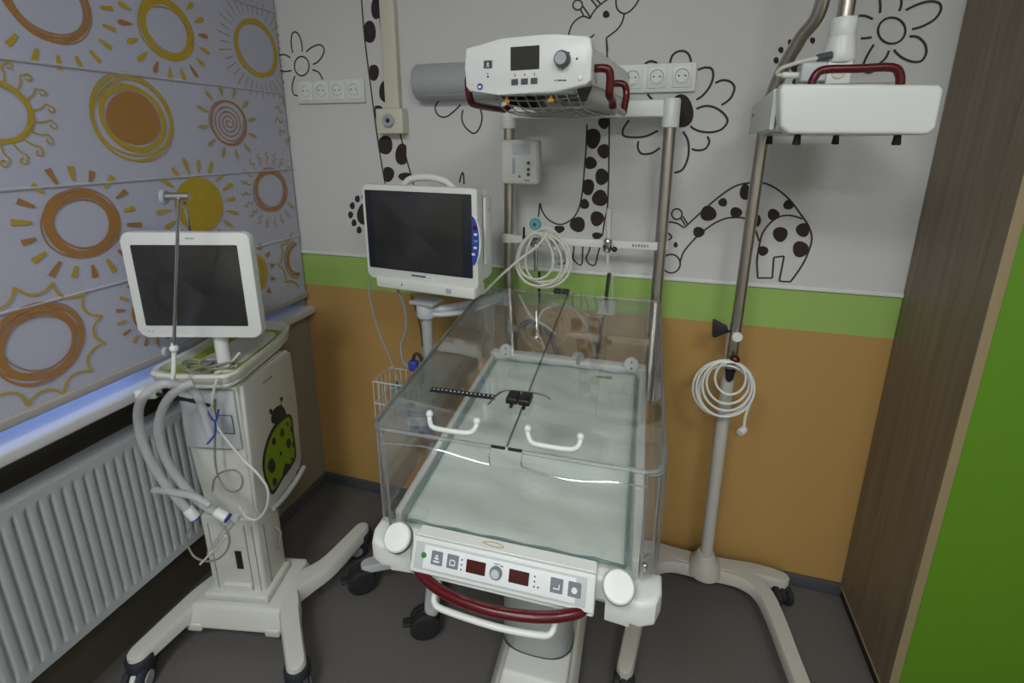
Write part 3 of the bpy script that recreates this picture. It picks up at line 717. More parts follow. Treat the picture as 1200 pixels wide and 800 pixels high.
# cables of the ventilator
def c8(pts, Y): return [(170 + x / 5.717, 540 + y / 5.717, Y) for x, y in pts]
cable('sensor_cable', [(255, 443, .96), (250, 460, .955), (249, 478, .955), (255, 500, .955), (268, 518, .955), (285, 538, .958), (303, 556, .96), (314, 574, .965), (312, 595, .965), (302, 608, .965), (291, 607, .965), (283, 598, .965), (280, 592, .97)], .0036, 'cable_white', 'off-white cable curving down over the ventilator side')
cable('sensor_cable', [(252, 468, .965), (252, 500, .965), (252, 540, .965), (257, 561, .96), (268, 575, .955), (281, 573, .952), (284, 560, .952), (275, 551, .953), (260, 553, .955), (251, 562, .96), (249, 575, .96)], .0030, 'cable_grey', 'grey cable with a small loop on the front of the cart')
cable('sensor_cable', c8([(300, 440), (280, 500), (290, 570), (330, 640), (400, 670), (480, 660), (540, 610), (565, 540), (550, 470), (500, 420)], .90), .0030, 'cable_grey', 'grey cable ring hanging below the white hose cuffs')
cable('sensor_cable', c8([(540, 500), (480, 580), (420, 640), (370, 690)], .895), .0034, 'cable_white', 'pale tube slanting down below the hose cuffs')
cable('power_cable', c8([(835, 450), (870, 440), (905, 470), (905, 540), (880, 590), (855, 600)], 1.10), .0042, 'cable_grey', 'grey cable loop behind the ventilator column')
t = T('coiled_cable', 'grey coiled cable lying in the lime green ventilator tray', 'cable', v.M @ Vector((-.03, .03, .942)), 12); mb = MB('cable_grey')
for k, (dx, dy, rx, ry, z) in enumerate(((0, 0, .05, .032, .005), (.012, .005, .055, .036, .011), (-.008, .004, .043, .03, .016), (.05, .01, .05, .03, .021), (.062, .004, .04, .03, .012))):
    mb.tube([(dx + rx * math.cos(a), dy + ry * math.sin(a), z + .006 * math.sin(a * 2 + k)) for a in [i * .6283 for i in range(10)]], .0038, 8, 4, True)
t.part('coil', mb); t.part('loose_end', MB('cable_white').tube([(.07, -.035, .004), (.09, -.01, .014), (.105, .04, .04)], .004, 8, 4))
# ================================================================== PATIENT MONITOR + ROLL STAND
PX, PY = -.705, 1.40
s = T('monitor_stand', 'grey roll stand with black casters carrying the patient monitor', 'monitor stand', (PX, PY, 0))
s.part('pole', MB('grey').tube([(0, 0, .12), (0, 0, 1.09)], .0185, 20, 1))
s.part('collar', MB('lightgrey').lathe([(.03, 0), (.033, .006), (.033, .045), (.026, .055)], (0, 0, 1.038)))
mb = MB('lightgrey'); tips = []
mb.lathe([(.055, .07), (.06, .08), (.055, .125), (.03, .15)], (0, 0, 0))
for tx, ty in ((-.225, -.15), (.09, -.245), (.185, .03), (.07, .23), (-.2, .19)):
    leg_loft(mb, rounded([(0, 0), (tx * .5, ty * .5), (tx * .95, ty * .95)], lambda f: .032 - .009 * f, .125, .115, .08, .088)); tips.append((tx * .95, ty * .95))
s.part('base', mb)
for x, y in tips: caster(s, x, y, .050, math.degrees(math.atan2(-(y + PY), -(x + PX))) + (-90 if y < .1 else 60), 'rubber', 'rubber', .085, brake=True)
mb = MB('lightgrey').tube([(0, -.0, 1.065), (.06, .02, 1.065), (.14, .09, 1.068), (.21, .19, 1.075), (.222, .205, 1.078)], .014, 12, 6).tube([(0, 0, 1.052), (.05, -.005, 1.052), (.13, .05, 1.055), (.2, .17, 1.062)], .009, 10, 5)
s.part('bracket_arm', mb)
c0 = at(494, 277, Y=1.335); p_ = T('patient_monitor', 'off-white patient monitor with large dark screen and blue side key strip', 'patient monitor', (PX, 1.36, 1.085), -6)
Q = [p_.px(x, y, 'y', -.03) for x, y in ((429, 217), (561, 220), (427, 325), (558, 338))]
w = (Q[1].x - Q[0].x + Q[3].x - Q[2].x) / 4; h = (Q[0].z - Q[2].z + Q[1].z - Q[3].z) / 4; cx = sum(q.x for q in Q) / 4; cz = sum(q.z for q in Q) / 4
def prr(w, h, r, y, cx_, cz_): return [(cx_ + x, y, cz_ + z) for x, z in rr(w, h, r)]
mb = MB('offwhite').prism(prr(w, h, .014, -.03, cx, cz), (0, .035, 0), .006, 3)
mb.prism(prr(w * .95, h * .93, .02, .004, cx + .004, cz - .002), (0, .075, 0), .012, 3)
mb.box((cx + .012, -.0, cz - h - .012), (w * 1.78, .075, .036), .007)
case = p_.part('case', mb)
mb = MB('offwhite').tube([(cx - .085, .03, cz + h - .01), (cx - .06, .03, cz + h + .014), (cx, .03, cz + h + .022), (cx + .06, .03, cz + h + .014), (cx + .095, .03, cz + h - .01)], .011, 12, 6); p_.part('carry_handle', mb)
Q = [p_.px(x, y, 'y', -.031) for x, y in ((431, 223.5), (555, 226.5), (430.5, 314), (551.5, 323.5))]
sw = (Q[1].x - Q[0].x + Q[3].x - Q[2].x) / 4; sh = (Q[0].z - Q[2].z + Q[1].z - Q[3].z) / 4; sx_ = sum(q.x for q in Q) / 4; sz_ = sum(q.z for q in Q) / 4
bz = p_.part('screen_frame', MB('screen_edge').prism(prr(sw, sh, .003, -.0325, sx_, sz_), (0, .004, 0), .0008), case)
p_.part('display', MB('screen').prism(prr(sw * .845, sh * .97, .002, -.0332, sx_ - .003, sz_), (0, .003, 0), .0004), case, 'switched-off dark display')
arc = [(sx_ + sw + .003 + .023 * math.sin(math.pi * k / 12), -.036, sz_ - .010 + .072 * math.cos(math.pi * k / 12)) for k in range(13)]
ks = p_.part('key_strip', MB('white').prism([(x + .004 * math.sin(math.pi * k / 12), y, z * 1.0) for k, (x, y, z) in enumerate(arc)], (0, .01, 0), .002).use('blue').prism([(x - .001, y - .0012, z) for x, y, z in arc], (0, .004, 0)), case, 'curved blue key strip')
for k, m in enumerate(('red', 'whiteprint', 'teal', 'whiteprint', 'whiteprint')):
    z = sz_ + .030 - k * .0195; p_.part('key', MB(m).box((sx_ + sw + .012 + (.004 if k < 4 else 0) - .002 * abs(k - 1.5), -.0385, z), (.010, .003, .007 if k else .011), .0012), case)
mb = MB('labelblue').box((cx - .006, -.0308, cz - h + .022), (.052, .0015, .0055), .0005).use('whiteprint').box((cx + .033, -.0306, cz - h + .0195), (.03, .001, .010)).use('grey_print_shade')
for k in range(5): mb.box((cx + .024 + k * .0045, -.0313, cz - h + .0195), (.0026, .001, .003))
p_.part('badge', mb, case)
p_.part('status_dot', MB('ink').disc((cx - .065, -.0375, cz - h - .01), .0024, .002, (0, -1, 0), seg=10), case)
p_.part('power_key', MB('bluegrey').box((cx + .102, -.038, cz - h - .012), (.018, .003, .016), .001), case)
mb = MB('offwhite').box((cx + w + .001, .035, cz + .02), (.010, .045, h * 1.35), .004).use('grey').disc((cx + w + .006, .035, cz + h * .55), .004, .003, (1, 0, 0)); p_.part('side_module', mb, case)
p_.part('mount_plate', MB('grey').box((0, .035, .008), (.09, .07, .012), .003))
cable('monitor_cable', [(432, 327, 1.33), (434, 352, 1.33), (443, 385, 1.33), (455, 415, 1.32), (465, 440, 1.31), (472, 458, 1.31)], .0034, 'cable_grey', 'grey cable hanging from the left corner of the patient monitor')
cable('monitor_cable', [(466, 340, 1.37), (474, 360, 1.375), (476, 385, 1.375), (470, 405, 1.37), (472, 422, 1.36), (480, 432, 1.36)], .0052, 'cable_grey', 'thick grey cable bundle hanging beside the monitor pole')
cable('monitor_cable', [(482, 345, 1.38), (488, 365, 1.385), (493, 385, 1.39), (495, 405, 1.385)], .0026, 'cable_dark', 'thin dark cable hanging under the patient monitor')
# wire basket on the stand
b_ = T('wire_basket', 'grey wire basket full of cables on the monitor stand', 'basket', (-.775, 1.365, .66)); mb = MB('lightgrey')
bw, bd, bh = .085, .07, .17
for z in (0, .09, bh): mb.tube([(-bw, -bd, z), (bw, -bd, z), (bw, bd * .55, z), (-bw, bd * .55, z)], .0025, 6, 1, True)
for k in range(9):
    x = -bw + k * bw / 4; mb.tube([(x, -bd, bh), (x, -bd, 0), (x, bd * .55, 0), (x, bd * .55, bh)], .0016, 6, 1)
for k in range(5):
    y = -bd + k * .026
    for x in (-bw, bw): mb.tube([(x, y, 0), (x, y, bh)], .0016, 6, 1)
b_.part('basket_frame', mb)
b_.part('hook', MB('grey').box((.055, .045, .15), (.03, .03, .02), .003))
single('cable_bundle', (lambda m: [m.use(c).tube([(-.775 + .05 * math.cos(a * 1.1 + k) * (1 - .1 * (k % 3)), 1.352 + .035 * math.sin(a + k), .69 + .02 * k + .018 * math.sin(2 * a + k)) for a in [i * .7 for i in range(9)]], .004, 8, 4, True) for k, c in enumerate(('cable_grey', 'cable_white', 'cable_dark', 'cable_grey', 'teal', 'cable_grey'))] and m)(MB('cable_grey')), 'tangle of grey and green cables in the wire basket', 'cable bundle')
mb = MB('blue').box((-.742, 1.36, .875), (.03, .025, .035), .005).use('cable_dark').tube([(-.742, 1.36, .89), (-.735, 1.36, .915), (-.715, 1.36, .91), (-.705, 1.355, .85), (-.715, 1.35, .80)], .006, 8, 5)
single('cable_plug', mb, 'blue cable plug with black lead above the wire basket', 'plug')
mb = MB('blue').box((-.70, 1.30, .70), (.09, .04, .09), .008, rot=(.3, 'Z')).use('whiteprint').box((-.695, 1.277, .72), (.06, .008, .03), .003, rot=(.3, 'Z'))
single('cuff_pouch', mb, 'blue and white folded pouch behind the left clear wall of the warmer', 'pouch')
# ================================================================== INFANT WARMER
w_ = T('infant_warmer', 'white infant warmer with clear lidded bed, red front handle and overhead heater', 'infant warmer', (-.245, .80, 0), 1.5)
def S(u, vv, hgt): return Vector((u, vv, .785 + .066 * vv / .78 + hgt))      # cradle is tipped slightly head-up
def slab(mb, u0, u1, v0, v1, h0, h1, bev=.004): mb.hexa([S(u0, v0, h0), S(u1, v0, h0), S(u1, v1, h0), S(u0, v1, h0), S(u0, v0, h1), S(u1, v0, h1), S(u1, v1, h1), S(u0, v1, h1)], bev)
HW = .295; VBk = .785
# base and column
mb = MB('offwhite'); mb.hexa([(-.115, -.12, .06), (.135, -.12, .06), (.14, .62, .06), (-.12, .62, .06), (-.085, -.12, .12), (.115, -.12, .12), (.12, .62, .13), (-.09, .62, .13)], .012)
mb.hexa([(-.08, .18, .12), (.112, .18, .12), (.112, .5, .12), (-.08, .5, .12), (-.07, .2, .17), (.11, .2, .17), (.11, .48, .17), (-.07, .48, .17)], .01)
leg_loft(mb, rounded([(.0, .56), (.09, .60), (.19, .68)], .03, .12, .115, .07, .08)); leg_loft(mb, rounded([(.0, .56), (-.09, .60), (-.19, .68)], .03, .12, .115, .07, .08))
leg_loft(mb, rounded([(.0, -.08), (.12, -.12), (.25, -.16)], .03, .12, .115, .07, .08)); leg_loft(mb, rounded([(.0, -.08), (-.12, -.12), (-.25, -.16)], .03, .12, .115, .07, .08))
base = w_.part('base', mb)
for x, y in ((.19, .68), (-.19, .68), (.25, -.16), (-.25, -.16)): caster(w_, x, y, .04, 30, 'offwhite', 'rubber', .08)
col = []
for k in range(32): a = 2 * math.pi * k / 32; col.append((.006 + .104 * (abs(math.cos(a)) ** .7) * (1 if math.cos(a) > 0 else -1), .335 + .075 * (abs(math.sin(a)) ** .8) * (1 if math.sin(a) > 0 else -1)))
mb = MB('grey').prism([(x, y, .17) for x, y in col], (0, 0, .52), .004); w_.part('column', mb)
w_.part('column_seal', MB('darkgrey').prism([(.012 + (x - .012) * 1.03, .335 + (y - .335) * 1.03, .166) for x, y in col], (0, 0, .006)))
# tray
mb = MB('white')
slab(mb, -.262, .262, .0, .80, -.085, -.012, .012)
slab(mb, -.266, -.249, .02, .795, -.03, .020, .006); slab(mb, .249, .272, .02, .795, -.03, .020, .006)
slab(mb, -.27, .27, .745, .785, -.02, .026, .009)
slab(mb, -.235, .235, -.028, .012, -.045, .010, .008)
tray = w_.part('bed_tray', mb)
# front control fascia: bevelled wedge
pu0, pu1 = -.188, .186
pf = [(-.030, .808), (-.052, .784), (-.062, .736), (-.052, .724), (-.005, .724), (-.005, .808)]
mb = MB('white').prism([(pu0, y, z) for y, z in pf], (pu1 - pu0, 0, 0), .005, 3)
fas = w_.part('control_panel', mb)
# face plane of fascia between (-.052,.748)->(-.062,.700) plus upper slope; lay the membrane on a tilted frame
a0, a1 = Vector((0, -.033, .8065)), Vector((0, -.0615, .748)); ez = (a0 - a1).normalized(); ex = Vector((1, 0, 0)); en = ex.cross(ez).normalized()
PF = Matrix.Translation((a0 + a1) / 2 + en * .0095) ; PM = Matrix(((ex.x, -en.x, ez.x, 0), (ex.y, -en.y, ez.y, 0), (ex.z, -en.z, ez.z, 0), (0, 0, 0, 1)))
PF = PF @ PM
def pin(mb, x, z, sx, sz, d=.002, lift=.0, bev=.0006): mb.box((x, -lift, z), (sx, d, sz), bev, M=PF, seg=1)
plate = MB('white'); plate.box((-.001, .006, 0), (.374, .012, .068), .004, M=PF); plate.use('lightgrey'); plate.box((-.005, -.0004, 0), (.350, .0016, .052), .0008, M=PF); plate.use('whiteprint'); plate.box((-.005, -.0012, 0), (.310, .0012, .044), .0006, M=PF)
w_.part('panel_plate', plate, fas)
for x, g in ((-.131, 'person'), (-.097, 'sound'), (.114, 'return'), (.148, 'lamp')):
    k = MB('keygrey'); pin(k, x, .002, .024, .026, .003, .0025, .001); k.use('whiteprint')
    if g == 'person': pin(k, x, -.004, .013, .003, .0008, .0042, 0); pin(k, x, .002, .008, .004, .0008, .0042, 0); pin(k, x, .007, .005, .003, .0008, .0042, 0)
    if g == 'sound': pin(k, x, .005, .010, .002, .0008, .0042, 0); pin(k, x - .005, .0, .002, .008, .0008, .0042, 0); pin(k, x + .005, .0, .002, .008, .0008, .0042, 0); pin(k, x, -.004, .010, .002, .0008, .0042, 0)
    if g == 'return': pin(k, x, -.003, .012, .002, .0008, .0042, 0); pin(k, x + .005, .001, .002, .008, .0008, .0042, 0)
    if g == 'lamp': k.lathe([(.0055, 0), (.0055, .0008), (.0038, .0008), (.0037, .0001)], PF @ Vector((x, -.0040, .001)), -(PF.to_3x3() @ Vector((0, 1, 0))), 16)
    w_.part('button', k, fas)
for x in (-.048, .040): k = MB('darkred'); pin(k, x, .001, .040, .024, .002, .002); w_.part('numeric_display', k, fas, 'unlit dark red numeric display')
nrm = -(PF.to_3x3() @ Vector((0, 1, 0)))
w_.part('dial', MB('keygrey').lathe([(.0125, 0), (.0125, .004), (.0105, .009)], PF @ Vector((-.006, -.001, 0)), nrm, 24).use('lightgrey').disc(PF @ Vector((-.006, -.0095, 0)), .0082, .0015, nrm).use('grey_print_shade').box((.004, -.0016, .0135), (.006, .001, .003), 0, M=PF).box((-.006, -.0016, .0155), (.012, .001, .002), 0, M=PF), fas)
w_.part('power_lamp', MB('green_led').disc(PF @ Vector((-.160, -.001, .002)), .0058, .002, nrm), fas)
k = MB('ink')
for x, zz in ((-.078, (.009, 0, -.009)), (.071, (.009, 0, -.009))):
    for z in zz: k.disc(PF @ Vector((x, -.0012, z)), .0018, .001, nrm, seg=8)
k.disc(PF @ Vector((.079, -.0012, -.009)), .0018, .001, nrm, seg=8); w_.part('status_dot', k, fas)
# print on the tray rim
k = MB('sun_yellow').tube([(-.045, -.018, .8082), (-.02, -.023, .8082), (.0, -.020, .8082), (-.015, -.013, .8082), (-.035, -.014, .8082)], .0009, 6, 3, True); w_.part('rim_mark', k, tray)
# red bow handle, white wire rail below
hz = .738
P = [(-.182, -.052, hz + .012), (-.165, -.064, hz + .004), (-.12, -.084, hz + .001), (-.06, -.097, hz), (.0, -.101, hz), (.06, -.097, hz + .002), (.11, -.088, hz + .005), (.155, -.07, hz + .008), (.172, -.052, hz + .008)]
w_.part('front_handle', MB('red').tube(P, .0105, 16, 5, rf=lambda i, N: 1 - .35 * (abs(2 * i / (N - 1) - 1) ** 12)), label='dark red bow handle')
w_.part('lower_rail', MB('white').tube([(-.135, -.035, .725), (-.137, -.055, .702), (-.132, -.075, .688), (-.10, -.082, .685), (.0, -.088, .685), (.08, -.083, .685), (.108, -.075, .687), (.113, -.055, .702), (.112, -.035, .72)], .0065, 12, 4))
# corner blocks and round locks
for sgn in (-1, 1):
    m = MB('white'); zt = S(0, .0, 0).z
    for k in range(1):
        poly = [(.232, -.032), (.27, -.038), (.298, -.026), (.310, .004), (.310, .045), (.232, .045)]
        poly = [(sgn * x, y) for x, y in poly]
        m.prism([(x, y, zt - .082) for x, y in poly], (0, 0, .062), .012, 4)
        m.prism([(sgn * x, y, zt - .088) for x, y in ((.205, -.030), (.252, -.034), (.252, .02), (.205, .02))], (0, 0, .075), .004)
    cb = w_.part('corner_block', m)
    cc = Vector((sgn * .228, -.034, zt + .004)); ax = Vector((0, -.62, .78))
    w_.part('round_lock', MB('darkgrey').lathe([(.0305, -.004), (.0305, .001)], cc, ax, 32).use('white').lathe([(.028, 0), (.0293, .003), (.0293, .010), (.0265, .0135), (.001, .0145)], cc, ax, 36), cb)
# clear walls
RF, RB = .233, .247                    # wall height above cradle plane, front and back
def wall(p0, p1, th, h0, h1, m='acrylic'):
    (u0, v0), (u1, v1) = p0, p1; d = Vector((v1 - v0, -(u1 - u0), 0)).normalized() * th
    a0, a1 = S(u0, v0, .0), S(u1, v1, .0); b0, b1 = S(u0, v0, h0), S(u1, v1, h1)
    return MB(m).hexa([a0, a1, a1 + d, a0 + d, b0, b1, b1 + d, b0 + d])
def edge(mb, pts, r=.004): mb.use('acrylic_edge').tube(pts, r, 10, 5)
cr = .03
for sgn, nm in ((-1, 'side'), (1, 'side')):
    m = wall((sgn * HW, cr), (sgn * HW, VBk - cr), .005, RF + (RB - RF) * cr, RB, 'acrylic_side')
    m.use('acrylic_edge').tube([S(sgn * HW, cr, RF), S(sgn * HW, VBk - cr, RB)], .0035, 8, 1)
    w_.part('side_wall', m, label='clear acrylic side wall')
m = wall((-HW + cr, 0), (HW - cr, 0), .005, RF - .035, RF - .035); w_.part('front_wall', m, label='clear acrylic front wall')
m = wall((-HW + cr, VBk), (HW - cr, VBk), .005, RB, RB, 'acrylic'); m.use('acrylic_edge').tube([S(-HW + cr, VBk, RB), S(HW - cr, VBk, RB)], .0035, 8, 1); rw = w_.part('rear_wall', m, label='clear acrylic rear wall')
k = MB('soft_plastic')
for u in (-.235, .13): k.box(S(u, VBk - .012, RB - .03), (.06, .012, .05), .008)
w_.part('wall_clip', k, rw)
def arcpts(u, v0, sgn, end, hgt, n=6):
    out = []
    for k in range(n + 1):
        a = math.pi / 2 * k / n; uu = sgn * (HW - cr + cr * math.cos(a)); vv = (cr - cr * math.sin(a)) if end == 0 else (VBk - cr + cr * math.sin(a)); out.append(S(uu, vv, hgt))
    return out
for sgn in (-1, 1):
    for end in (0, 1):
        H_ = RF if end == 0 else RB; lo = arcpts(0, 0, sgn, end, 0); hi = arcpts(0, 0, sgn, end, H_); m = MB('acrylic_side'); n = len(lo)
        m.add(lo + hi, [(i, i + 1, n + i + 1, n + i) for i in range(n - 1)]); 
        c = S(sgn * (HW - cr), cr if end == 0 else VBk - cr, 0); lo2 = [c + (p - c) * .84 for p in lo]; hi2 = [p + Vector((0, 0, H_)) for p in lo2]
        for i in range(n): hi2[i] = Vector((lo2[i].x, lo2[i].y, hi[i].z))
        m.add(lo2 + hi2, [(i, i + 1, n + i + 1, n + i) for i in range(n - 1)])
        m.use('acrylic_edge').tube(hi, .0045, 8, 2).tube([lo[0], hi[0]], .0028, 8, 1).tube([lo[-1], hi[-1]], .0028, 8, 1).tube([lo[3], hi[3]], .002, 8, 1)
        if end == 0: m.use('chrome').disc(lo[3] + Vector((-sgn * .012, .012, 0)), .006, .018)
        w_.part('corner_wall', m, label='rounded clear corner')
# lid : two flaps meeting at a centre seam
def LP(u, vv, d=0): # lid plane
    f = vv / VBk; z = S(u, vv, RF + (RB - RF) * f).z + .004 + d; return Vector((u, vv, z))
for sgn in (-1, 1):
    ua, ub = (-HW, -.0012) if sgn < 0 else (.0012, HW)
    m = MB('acrylic_lid'); pts = [LP(ua, .0), LP(ub, .0), LP(ub, VBk), LP(ua, VBk)]
    
    if sgn < 0: pl_ = [LP(ub, 0), LP(ub, VBk), LP(ua + .03, VBk), LP(ua, VBk - .03)] + [LP(ua + .035 - .035 * math.sin(math.radians(a)), .035 - .035 * math.cos(math.radians(a))) for a in (90, 65, 40, 20, 0)]
    else: pl_ = [LP(ua, VBk), LP(ua, 0)] + [LP(ub - .035 + .035 * math.sin(math.radians(a)), .035 - .035 * math.cos(math.radians(a))) for a in (0, 20, 40, 65, 90)] + [LP(ub, VBk - .03), LP(ub - .03, VBk)]
    m.prism(pl_, (0, 0, .005))
    # front lip with wavy lower edge and central notch
    us = [sgn * (.032 + (HW - .032 - .03) * k / 14) for k in range(15)]
    def drop_(q): f = (abs(q) - .032) / (HW - .032); return .034 - .012 * math.sin(f * math.pi * 1.0) ** 2 - .006 * f if sgn < 0 else .026 + .012 * math.sin(min(f * 1.5, 1) * math.pi) - .002 * f
    V = []; Fc = []
    for u in us: V += [LP(u, -.002), LP(u, -.012, -.012), LP(u, -.008, -drop_(u))]
    for i in range(14):
        for k in range(2): Fc.append((i * 3 + k, i * 3 + k + 1, i * 3 + k + 4, i * 3 + k + 3))
    m.add(V, Fc)
    m.use('acrylic_edge').tube([V[i * 3 + 2] for i in range(15)], .0016, 6, 1).tube([LP(u, -.004, .003) for u in us], .0042, 8, 1)
    m.tube([LP(sgn * (HW - .03), -.004, .003), LP(sgn * (HW - .012), .006, .003), LP(sgn * HW, .03, .003), LP(sgn * HW, .06, .003)], .0042, 8, 4).tube([LP(sgn * HW, .05, .004), LP(sgn * HW, VBk - .03, .004)], .0028, 6, 1).tube([V[0], V[1], V[2]], .0016, 6, 1)
    lid = w_.part('lid', m, label='clear acrylic lid flap')
    w_.part('seam_edge', MB('ink').tube([LP(ub if sgn < 0 else ua, .002, .005), LP(ub if sgn < 0 else ua, VBk - .004, .005)], .0008, 6, 1).box(LP(sgn * .017, -.0005, .002), (.028, .0022, .006)), lid)
    h0, h1 = (-.176, -.072) if sgn < 0 else (.034, .138); vv = .022
    hm = MB('white').tube([LP(h0, vv + .012, .022), LP(h0 + .003, vv + .006, .015), LP(h0 + .010, vv - .002, .010), LP(h0 + .022, vv - .006, .009), LP((h0 + h1) / 2, vv - .007, .009), LP(h1 - .022, vv - .006, .009), LP(h1 - .008, vv - .002, .010), LP(h1 - .001, vv + .006, .015), LP(h1, vv + .012, .022)], .0052, 12, 4)
    for hx in (h0, h1): hm.ball(LP(hx, vv + .013, .026), .0078)
    w_.part('lid_handle', hm, lid, 'white U-shaped lid handle')
mb = MB('black').box(LP(-.026, .15, .012), (.026, .040, .014), .003).box(LP(.002, .15, .012), (.026, .040, .014), .003).tube([LP(-.024, .12, .008), LP(-.024, .135, .012)], .004, 8, 1).tube([LP(.004, .12, .008), LP(.004, .135, .012)], .004, 8, 1)
mb.use('steel').tube([LP(-.075, .12, .008), LP(-.06, .165, .010), (LP(-.03, .172, .014)), LP(.03, .172, .014), LP(.055, .165, .010)], .002, 8, 4); w_.part('lid_latch', mb, label='black spring latch joining the lid flaps')
w_.part('rear_hinge', MB('black').box(LP(-.036, VBk - .012, .011), (.024, .03, .012), .003).box(LP(-.008, VBk - .012, .011), (.024, .03, .012), .003))
mb = MB('black').box(LP(-.145, .148, .0065), (.155, .019, .002), rot=(math.radians(1.0), 'Z')).use('whiteprint')
for k in range(15): mb.box(LP(-.215 + k * .010, .148 - .0 + k * .0002, .0078), (.0032, .003, .001))
w_.part('lid_ruler', mb, label='black strip with white dots')
# round rear knobs on the tray rim
for u in (-.205, .222):
    c = S(u, .742, .02); w_.part('rear_knob', MB('white').prism([(c.x + .024 * math.cos(a) * (1 if True else 0), c.y - .012, c.z + .022 + .026 * math.sin(a)) for a in [k * math.pi / 10 for k in range(20)]], (0, .012, 0), .003).use('ink').disc((c.x, c.y - .0125, c.z + .034), .0032, .002, (0, -1, 0)).disc((c.x, c.y - .0125, c.z + .012), .0032, .002, (0, -1, 0)))
w_.part('hose_gland', MB('soft_plastic').prism([S(.045 + .022 * math.cos(a), .752, .018 + .018 + .024 * math.sin(a)) for a in [k * math.pi / 8 for k in range(16)]], (0, .008, 0), .002).use('grey').box(S(.045, .748, .03), (.014, .01, .03), .004))
# posts, crossbar, rail
pu = {-1: w_.l((-.486, 1.62, 0)), 1: w_.l((.020, 1.62, 0))}
for sgn in (-1, 1):
    q = pu[sgn]; w_.part('post', MB('pole_steel').tube([(q.x, q.y, .74), (q.x, q.y, 1.655)], .0185 if sgn > 0 else .0175, 20, 1), label='round steel post')
    w_.part('post_cap', MB('white').lathe([(.0245, 0), (.025, .003), (.025, .075), (.022, .082), (.001, .083)], (q.x, q.y, 1.64)))
a, b = pu[-1], pu[1]; yb = a.y
w_.part('crossbar', MB('white').box(((a.x + b.x) / 2, yb, 1.695), (b.x - a.x + .01, .04, .05), .006))
w_.part('lower_bracket', MB('offwhite').box(((a.x + b.x) / 2, yb, .765), (b.x - a.x + .08, .05, .07), .008).box(((a.x + b.x) / 2, yb - .1, .74), (.3, .2, .04), .006))
rz = at(715, 286, Y=1.6).z
mb = MB('offwhite').box(((a.x + b.x) / 2, yb - .026, rz), (b.x - a.x - .02, .008, .026), .002)
for sgn in (-1, 1): mb.lathe([(.026, -.015), (.026, .015)], (pu[sgn].x, yb, rz), (0, 0, 1), 24)
mb.use('grey_print_shade')
for k in range(6): mb.box((b.x - .085 + k * .009, yb - .0305, rz), (.0045 if k % 2 else .006, .001, .009))
w_.part('accessory_rail', mb)
# heater head
hb = at(665, 130, Y=1.62); hf = w_.l((-.288, 1.10, 0)); hk = w_.l((-.236, 1.60, 0)); dv = (hk - hf); hyaw = math.atan2(-dv.x, dv.y)
HM = Matrix.Translation((hf.x, hf.y, 0)) @ Matrix.Rotation(hyaw, 4, 'Z'); HL = dv.length
HMw = w_.M @ HM; HI = HMw.inverted()
def hp(x, y, yy=0):
    o = HI @ CAM; d = HI.to_3x3() @ ray(x, y); return o + d * ((yy - o.y) / d.y)
oc = [(126, 190), (135, 180), (330, 128), (560, 104), (650, 100), (840, 108), (862, 125), (868, 190), (862, 370), (835, 395), (640, 445), (320, 455), (150, 437), (128, 405), (124, 300)]
out = [hp(520 + x / 5, 20 + y / 5) for x, y in oc]
mb = MB('white').prism([HM @ Vector((p.x, 0, p.z)) for p in out], HM.to_3x3() @ Vector((0, .03, 0)), .004, 3)
zt = max(p.z for p in out) - .012; zb = min(p.z for p in out) + .02; xl = min(p.x for p in out) + .008; xr = max(p.x for p in out) - .008
bp = [(xl, zb), (xl, zt - .035), (xl + .06, zt - .01), (xr - .05, zt), (xr, zt - .012), (xr, zb)]
mb.prism([HM @ Vector((x, .02, z)) for x, z in bp], HM.to_3x3() @ Vector((0, HL - .02, 0)), .008, 3)
head = w_.part('heater_head', mb)
fn = (HM.to_3x3() @ Vector((0, -1, 0)))
def hq(m, pts, d=.002, lift=0, bev=.0004): # polygon on the head face from crop pixels
    P = [hp(520 + x / 5, 20 + y / 5) for x, y in pts]; m.prism([HM @ Vector((p.x, -lift - d, p.z)) for p in P], HM.to_3x3() @ Vector((0, d, 0)), bev, 1); return m
w_.part('head_display', hq(MB('screen_dull'), [(393, 177), (562, 165), (560, 303), (393, 313)]), head, 'small unlit display')
b1 = hq(MB('darkgrey'), [(237, 256), (284, 254), (284, 298), (236, 300)], .0025); hq(b1.use('whiteprint'), [(252, 288), (270, 287), (270, 291), (252, 292)], .0006, .0025); hq(b1, [(257, 268), (266, 267), (266, 283), (257, 284)], .0006, .0025); w_.part('head_button', b1, head)
for x in (398, 455, 511): w_.part('head_button', hq(MB('darkgrey'), [(x, 365 - (x - 398) * .06), (x + 38, 362 - (x - 398) * .06), (x + 38, 396 - (x - 398) * .06), (x, 399 - (x - 398) * .06)], .0025), head)
k = MB('ink')
for x, y in ((258, 333), (260, 350), (780, 244)): P = hp(520 + x / 5, 20 + y / 5); k.disc(HM @ Vector((P.x, 0, P.z)), .0022 if y != 333 else .0014, .001, fn, seg=10)
for x in (417, 474, 531): hq(k, [(x - 2, 333 - (x - 417) * .06), (x + 3, 333 - (x - 417) * .06), (x + 3, 350 - (x - 417) * .06), (x - 2, 350 - (x - 417) * .06)], .0006)
for x, ww_ in ((650, 8), (666, 7), (675, 6), (683, 7), (692, 6), (701, 7), (710, 8)): hq(k, [(x, 367), (x + ww_, 366), (x + ww_, 375), (x, 376)], .0006)
hq(k, [(722, 202), (740, 206), (738, 216), (724, 210)], .0006); hq(k, [(705, 200), (716, 199), (716, 203), (705, 204)], .0006); hq(k, [(697, 297), (703, 297), (703, 309), (697, 309)], .0006)
w_.part('head_print', k, head)
